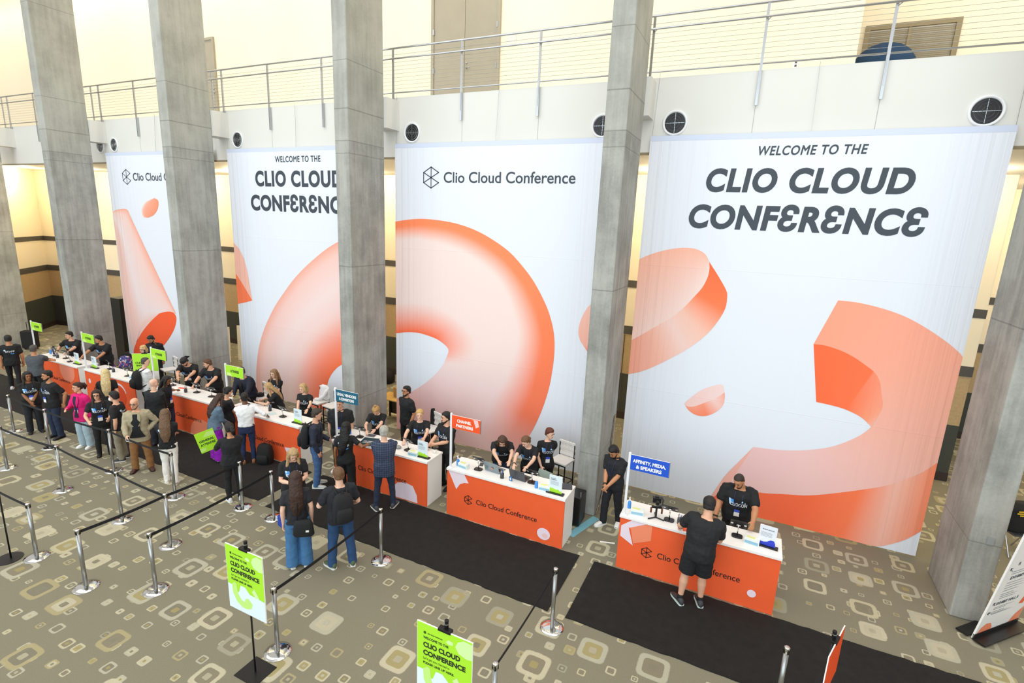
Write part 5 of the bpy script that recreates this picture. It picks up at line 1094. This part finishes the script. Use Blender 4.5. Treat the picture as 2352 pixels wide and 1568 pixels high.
# rightmost counter
gel(-1.53, 8.52, 'blue sanitizer bottle behind the pole of the royal blue flag'); wipes(-1.36, 8.38, 'box of wipes at the left end of the rightmost counter', 8)
t = thing('camera_gimbal', 'black camera on a handheld gimbal with brown grips standing on the counter', 'camera', (-1.05, 8.42, TOP), R_(15))
for a in (90, 210, 330): MB().box((.075*math.cos(R_(a)), .075*math.sin(R_(a)), .012), (.16, .02, .014), rz=R_(a)).build('tripod_leg', m_black, t)
MB().cyl((0, 0, .01), (0, 0, .20), .018).box((0, 0, .2), (.17, .03, .03)).build('stick', m_black, t)
for sx in (-.09, .09): MB().cyl((sx, -.01, .1), (sx, -.01, .19), .016).build('grip', mat('brown_leather_grip', '#6b3a26', .6), t, smooth=True)
MB().tube([(0, 0, .21), (.09, .02, .24), (.10, .03, .33), (.07, .03, .38)], .014, 8).build('gimbal_arm', m_grey, t, smooth=True)
MB().box((-.01, .0, .34), (.14, .07, .09)).box((-.01, 0, .395), (.06, .05, .03)).cyl((-.01, -.03, .335), (-.01, -.13, .335), .035, .032).build('camera_body', m_black, t, bevel=.004)
MB().box((.0, .05, .28), (.10, .02, .05)).build('monitor', mat('teal_monitor', '#3a7f8a', .3), t)
tablet(-.83, 8.46, 'tablet on a stand right of the camera gimbal'); pens(-.66, 8.44, 'pen cup in front of the orange flyer')
sheet(-.43, 8.44, 'orange flyer reading CLIO CHANNEL PARTNERS lying on the rightmost counter', .36, .34, 12, '#ee5a2c', 0, 'flyer', 'flyer', ['CLIO', 'CHANNEL', 'PARTNER'], m_ink)
t = thing('headset', 'small black device at the back edge of the rightmost counter', 'device', (-.35, 8.70, TOP)); MB().tube([(-.08, 0, .012), (-.05, .03, .03), (.05, .03, .03), (.08, 0, .012)], .012, 8).box((0, 0, .02), (.09, .05, .035)).build('device_body', m_black, t, bevel=.004)
tablet(.24, 8.52, 'tablet on a stand at the right of the rightmost counter, seen from the back', 0, 62); wipes(.46, 8.42, 'box of wipes beside the FILMING ADVISORY sign', -8); papersign(.67, 8.44, 'white and blue FILMING ADVISORY sign in a black base', True, -6)
# channel counter
gel(-5.0, 8.42, 'blue sanitizer bottle behind the CHANNEL PARTNERS flag pole'); wipes(-4.84, 8.38, 'box of wipes at the left end of the channel counter', -10); tablet(-4.55, 8.46, 'tablet on a stand at the left of the channel counter')
t = thing('phone', 'dark phone lying behind the tablet on the channel counter', 'phone', (-4.6, 8.69, TOP), R_(20)); MB().box((0, 0, .005), (.08, .16, .009)).build('body', m_grey, t, bevel=.003)
laptop(-4.26, 8.50, 'sticker covered laptop on the channel counter', '#8c98a0', -6, True); laptop(-3.68, 8.46, 'dark grey laptop on the channel counter', '#4e5157', -6)
sheet(-4.0, 8.62, 'white papers between the two laptops', .24, .3, 25); pens(-3.98, 8.38, 'pen cup between the two laptops')
t = thing('card_holder', 'small blue card standing on the channel counter', 'card', (-3.78, 8.35, TOP)); MB().box((0, 0, .05), (.06, .012, .10), rx=.2).build('card', mat('blue_card', '#2f6ea8', .5), t); MB().box((0, -.008, .05), (.02, .012, .05), rx=.2).build('white_mark', m_white, t)
tablet(-3.40, 8.50, 'tablet on a stand right of the dark grey laptop'); gel(-3.25, 8.36, 'blue sanitizer bottle at the right of the channel counter'); wipes(-3.08, 8.36, 'box of wipes beside the right sanitizer bottle', 5); papersign(-2.86, 8.33, 'lime and white paper sign at the right end of the channel counter')
t = thing('laptop_sleeve', 'dark grey laptop case behind the paper sign at the channel counter end', 'case', (-2.78, 8.66, TOP), R_(20)); MB().box((0, 0, .015), (.26, .2, .03)).build('case_body', m_grey, t, bevel=.006)
# legal vendors counter
gel(-7.92, 8.52, 'sanitizer bottle at the left end of the teal flagged counter'); tablet(-7.62, 8.50, 'tablet on a stand at the left of the teal flagged counter', 10); sheet(-7.28, 8.40, 'dark teal flyer with white lettering on the teal flagged counter', .36, .42, 18, '#15343f', 0, 'flyer', 'flyer', ['LEGAL VENDORS', '& EXHIBITORS'])
t = thing('tablet_device', 'pale tablet lying flat on the teal flagged counter', 'tablet', (-7.45, 8.68, TOP), R_(15)); MB().box((0, 0, .006), (.2, .15, .012)).build('body', m_steel, t, bevel=.003)
tablet(-6.28, 8.48, 'tablet on a stand at the right of the teal flagged counter', -10); t = thing('pouch', 'small grey pouch beside the checked blazer on the teal flagged counter', 'bag', (-6.55, 8.46, TOP)); MB().ell((0, 0, .03), (.1, .07, .03)).build('pouch_body', mat('grey_felt', '#9a9a98', .9), t, smooth=True)
wipes(-6.03, 8.34, 'box of wipes left of the lime paper sign on the teal flagged counter', 5); sheet(-6.12, 8.5, 'yellow note pad on the teal flagged counter', .12, .12, 10, '#e6e8a0', 0, 'note pad', 'note_pad'); papersign(-5.82, 8.36, 'lime and white paper sign at the right end of the teal flagged counter'); cup((-5.72, 8.66, TOP), 'white cup behind the paper sign on the teal flagged counter', '#f4f2ec', .1)
# counter left of it
tablet(-10.02, 8.50, 'tablet on a stand in the middle of the counter with the star print'); pens(-10.60, 8.62, 'pen cup on the counter with the star print'); sheet(-10.42, 8.45, 'pale blue leaflet beside the pen cup', .18, .3, -30, '#c9dde0'); papersign(-9.38, 8.38, 'lime and white paper sign at the right end of the star print counter'); tablet(-11.42, 8.62, 'tablet on a stand at the left of the star print counter', -30)
# third counter
tablet(-14.45, 8.62, 'tablet on a stand at the left end of the third counter'); t = thing('tote_bag', 'cream cloth with orange print under the hands of the person in the cap', 'cloth', (-13.98, 8.55, TOP), R_(15)); MB().box((0, 0, .008), (.42, .3, .016)).build('cloth', m_paper, t, bevel=.006); MB().box((.03, .02, .0175), (.26, .1, .002)).build('orange_print', mat('coral_print', '#e8513a', .6), t)
pens(-13.6, 8.44, 'pen cup at the front of the third counter'); tablet(-13.35, 8.58, 'tablet on a stand in the middle of the third counter', 10); tablet(-12.72, 8.56, 'tablet on a stand at the right end of the third counter', 15)
# second counter
papersign(-17.92, 8.44, 'lime and white paper sign at the left end of the second counter'); tablet(-17.45, 8.6, 'tablet on a stand in the left half of the second counter', -15); pens(-17.05, 8.5, 'pen cup in the middle of the second counter'); tablet(-16.3, 8.48, 'tablet on a stand at the right of the second counter', 25); wipes(-15.93, 8.44, 'box of wipes at the right end of the second counter', 10)
# leftmost counter
t = thing('water_bottle', 'navy water bottle at the left end of the leftmost counter', 'bottle', (-20.6, 8.62, TOP)); MB().lathe([(.0005, 0), (.036, 0), (.038, .02), (.038, .20), (.030, .225), (.030, .26), (.0005, .26)]).build('bottle_body', mat('navy_enamel', '#1f2848', .35), t, smooth=True); MB().cyl((0, 0, .261), (0, 0, .285), .026).build('cap', m_black, t)
gel(-20.78, 8.6, 'sanitizer bottle beside the navy water bottle'); tablet(-20.37, 8.55, 'tablet on a stand at the left of the leftmost counter'); pens(-20.05, 8.46, 'pen cup on the leftmost counter'); tablet(-19.78, 8.56, 'tablet on a stand in the middle of the leftmost counter', 10); papersign(-18.78, 8.40, 'lime and white paper sign at the right end of the leftmost counter'); tablet(-19.25, 8.42, 'tablet on a stand near the right end of the leftmost counter', -10)
# behind the counters
def cle_face(t, zb, hh, ww):
    a = -ww/2; poly_part(t, 'sign_face', [(a+.004, zb+.26), (-a-.004, zb+.26), (-a-.004, zb+hh-.004), (a+.004, zb+hh-.004)], m_lime, .0125)
    for s_, x0, x1, z in (('CLE & C', .1, .55, .56), ('INFOR', .14, .5, .47)):
        vs, fs = fit_text(s_, a+x0*ww, a+x1*ww, zb+z*.9, .055, .04); flat_text('lettering', t, vs, fs, m_lt, .0145)
sign_stand(-16.3, 9.0, R_(40), 'lime CLE sign on a stand behind the second counter', cle_face, .78, .82, .66)
m_floral = newmat('floral_nylon'); _q = NT(m_floral); _c = _q.new('ShaderNodeTexCoord').outputs['Object']; _v = _q.new('ShaderNodeTexVoronoi'); _v.inputs['Scale'].default_value = 22; _q.n.links.new(_c, _v.inputs['Vector']); _s = _q.new('ShaderNodeSeparateColor'); _q.n.links.new(_v.outputs['Color'], _s.inputs[0]); _q.n.links.new(_q.ramp(_s.outputs[0], [(0, '#2b3c86'), (.3, '#4867b0'), (.5, '#c95f77'), (.68, '#e3dfe9'), (.85, '#7d4f8f')], True), _q.b.inputs['Base Color'])
def floorbag(x, y, rz, label, m, w_=.32, h_=.42, d_=.2, name='backpack', cat='backpack', group=None):
    t = thing(name, label, cat, (x, y, 0), R_(rz), group)
    MB().loft([[(w_*.5*a*math.copysign(abs(math.cos(q))**.6, math.cos(q)), d_*.5*b*math.copysign(abs(math.sin(q))**.6, math.sin(q)), z*h_) for q in [2*math.pi*k/20 for k in range(20)]] for z, a, b in ((0, .8, .8), (.06, 1, 1), (.5, 1.02, 1.05), (.8, .92, .9), (.95, .7, .6), (1, .35, .25))]).build('bag_body', m, t, smooth=True)
    MB().loft([[(w_*.38*a*math.cos(q), -d_*.45-d_*.25*b*(.5+.5*math.sin(q)), z*h_) for q in [2*math.pi*k/16 for k in range(16)]] for z, a, b in ((.1, .8, .6), (.15, 1, 1), (.45, 1, 1), (.52, .8, .5))]).build('front_pocket', m, t, smooth=True)
    MB().tube([(-.04, 0, h_*.98), (0, .01, h_*1.08), (.04, 0, h_*.98)], .009, 6).build('carry_handle', m, t)
    return t
m_bag = C_('black_nylon', '#151517')
floorbag(-20.7, 10.75, 30, 'blue and pink floral backpack on the floor before the cone banner', m_floral, .42, .5, .26)
floorbag(-20.95, 10.25, 70, 'floral patterned bag lying next to the floral backpack', m_floral, .5, .26, .3, 'duffel_bag', 'bag'); floorbag(-21.45, 11.35, 0, 'heap like black bag by the foot of the second pillar', m_bag, .7, .42, .4, 'duffel_bag', 'bag')
floorbag(-10.08, 7.98, 20, 'black backpack on the floor right of the navy trousers and white shirt', m_bag, .36, .5, .26)
t = thing('suitcase', 'black suitcase and coat heap standing at the foot of the far left pillar', 'suitcase', (-26.6, 10.4, 0), R_(40)); MB().box((0, 0, .42), (.5, .32, .72)).build('case_body', m_bag, t, bevel=.05); MB().tube([(-.1, .1, .75), (-.1, .1, 1.1), (.1, .1, 1.1), (.1, .1, .75)], .012, 8).build('pull_handle', m_blackm, t)
for sx in (-.2, .2): MB().cyl((sx-.02, 0, .04), (sx+.02, 0, .04), .04).build('wheel', m_black, t)
t = thing('speaker_case', 'tall black flight case standing between the pillar and the cone banner', 'case', (-22.1, 11.6, 0)); MB().bx(-.34, .3, -.25, .25, .04, 2.45).build('case_body', m_black, t, bevel=.02)
for sx in (-.28, .24): MB().cyl((sx, -.2, 0), (sx, -.2, .05), .03).build('caster', m_blackm, t)
for k, (x, y, l) in enumerate(((-18.75, 13.3, 'white foam board panel leaning behind the second bay, nearer one'), (-18.35, 13.9, 'white foam board panel leaning behind the second bay, further one'))):
    o = MB().box((x, y, .72), (.5, .03, 1.42), rx=-.05, rz=.5).build('foam_board', m_white); tag(o, l, 'board', 'white foam boards')
t = thing('work_table', 'small wooden topped table with clutter seen in the gap by the third pillar', 'table', (-9.0, 11.75, 0)); MB().box((0, 0, .735), (1.2, .6, .03)).build('tabletop', mat('yellow_wood', '#c9a258', .5, var=.12, scale=6), t)
for sx in (-.55, .55):
    for sy in (-.25, .25): MB().box((sx, sy, .36), (.04, .04, .72)).build('leg', m_black, t)
MB().box((0, .28, .4), (1.1, .02, .6)).build('modesty_panel', m_black, t)
t = thing('cardboard_box', 'brown cardboard box on the small wooden table', 'box', (-9.05, 11.85, .751)); MB().box((0, 0, .14), (.3, .25, .28)).build('carton', mat('cardboard', '#a87f45', .8), t)
t = thing('globe_lamp', 'glowing round lamp on the small wooden table', 'lamp', (-8.72, 11.62, .751)); MB().ell((0, 0, .08), (.08, .08, .08)).build('shade', mat('lamp_glow', '#fff2d0', emit=3), t, smooth=True)
floorbag(-11.9, 14.6, 10, 'black equipment bag on the floor far behind the ring banner gap', m_bag, .8, .5, .5, 'duffel_bag', 'bag')
t = thing('equipment_case', 'black equipment case on the floor right of the channel counter', 'case', (-2.72, 9.25, 0)); MB().box((0, 0, .33), (.3, .4, .62)).build('case_body', m_black, t, bevel=.02)
for sx in (-.13, .13): MB().box((sx, -.15, .69), (.02, .02, .1)).build('latch', m_steel, t)
# garments and cap on the stools
def garment(x, y, rz, label, m, big=1):
    t = thing('jacket', label, 'jacket', (x, y, 0), R_(rz), None); b = MB()
    b.loft([[(.2*a*math.copysign(abs(math.cos(q))**.7, math.cos(q))+.03*math.sin(3*q+z*9), o_+.06*c_*math.sin(q)+.012*math.cos(5*q), z) for q in [2*math.pi*k/24 for k in range(24)]] for z, a, c_, o_ in ((.77, 1.0, 1.3, .16), (.85, 1.08, 1.0, .185), (1.0, 1.06, .9, .195), (1.12, .98, .8, .20), (1.17, .5, .4, .2))]); b.build('garment_body', m, t, remesh=.018, smooth=True)
    MB().tube([(.17, .14, 1.05), (.15, .05, .90), (.02, -.02, .80), (-.1, -.04, .79)], [.05, .055, .05, .04], 10, True).build('sleeve', m, t, smooth=True)
    return t
m_wj = C_('white_jacket', '#e9eaec'); garment(-10.72, 10.35, -8, 'crumpled white jacket over the stool left of the third pillar', m_wj)
t = thing('jacket', 'black garment hanging over the left side of a white stool', 'jacket', (-6.92, 10.3, 0), R_(-20)); MB().loft([[(-.2+.07*a*math.cos(q), .20+.05*math.sin(q), z) for q in [2*math.pi*k/16 for k in range(16)]] for z, a in ((.35, .8), (.6, 1.2), (.95, 1.3), (1.12, 1.0), (1.17, .4))]).build('garment_body', C_('black_garment', '#141416'), t, smooth=True)
t = thing('cap', 'black cap lying on a stool near the counter', 'hat', (-12.35, 9.75, .76), R_(-60)); MB().ell((0, 0, .04), (.10, .11, .07)).build('crown', m_bag, t, smooth=True); MB().box((0, -.13, .012), (.15, .10, .01)).build('brim', m_bag, t, bevel=.004)
# cables taped down the fourth pillar, wires on the floor
cb = thing('cable_bundle', 'thin cables running down the pillar to the blue tape', 'cable', (-2.43, 10.3, 0))
for k in range(4): MB().tube([(.012+.002*k, .45-.05*k, 1.9), (.013, .3-.05*k, 1.1), (.014, 0-.04*k, .5), (.02, -.4, .12), (.03, -.62, .02)], .006, 6).build('cable', m_grey if k % 2 else m_tan, cb)
# chair with a dark jacket standing in for the seated person at right
t = thing('folding_chair', 'folding chair at the right picture edge behind the last pillar', 'chair', (5.15, 12.45, 0), R_(25))
for sx in (-.22, .22): MB().tube([(sx, -.2, 0), (sx, .0, .45), (sx, .2, .85)], .012, 8).build('frame', m_steel, t); MB().tube([(sx, .22, 0), (sx, .0, .45)], .012, 8).build('leg', m_steel, t)
MB().box((0, 0, .46), (.44, .42, .03)).build('seat', m_grey, t, bevel=.01); MB().box((0, .2, .78), (.44, .03, .2)).build('backrest', m_grey, t, bevel=.01)
t = thing('jacket', 'black jacket with yellow bars standing in for the seated person at the right picture edge', 'jacket', (5.15, 12.45, 0), R_(25)); MB().loft([[(.27*a*math.copysign(abs(math.cos(q))**.7, math.cos(q)), .02+.17*math.sin(q)*a, z) for q in [2*math.pi*k/20 for k in range(20)]] for z, a in ((.48, .9), (.7, 1.0), (.95, .95), (1.05, .5))]).build('garment_body', C_('black_garment', ''), t, remesh=.02, smooth=True)
for k, (z, a, b) in enumerate(((.93, -.2, .05), (.89, -.22, -.02), (.85, -.16, .0))): MB().box(((a+b)/2, -.148, z), (b-a, .01, .022)).build('yellow_bar', mat('yellow_print', '#d8b52a', .6), t)
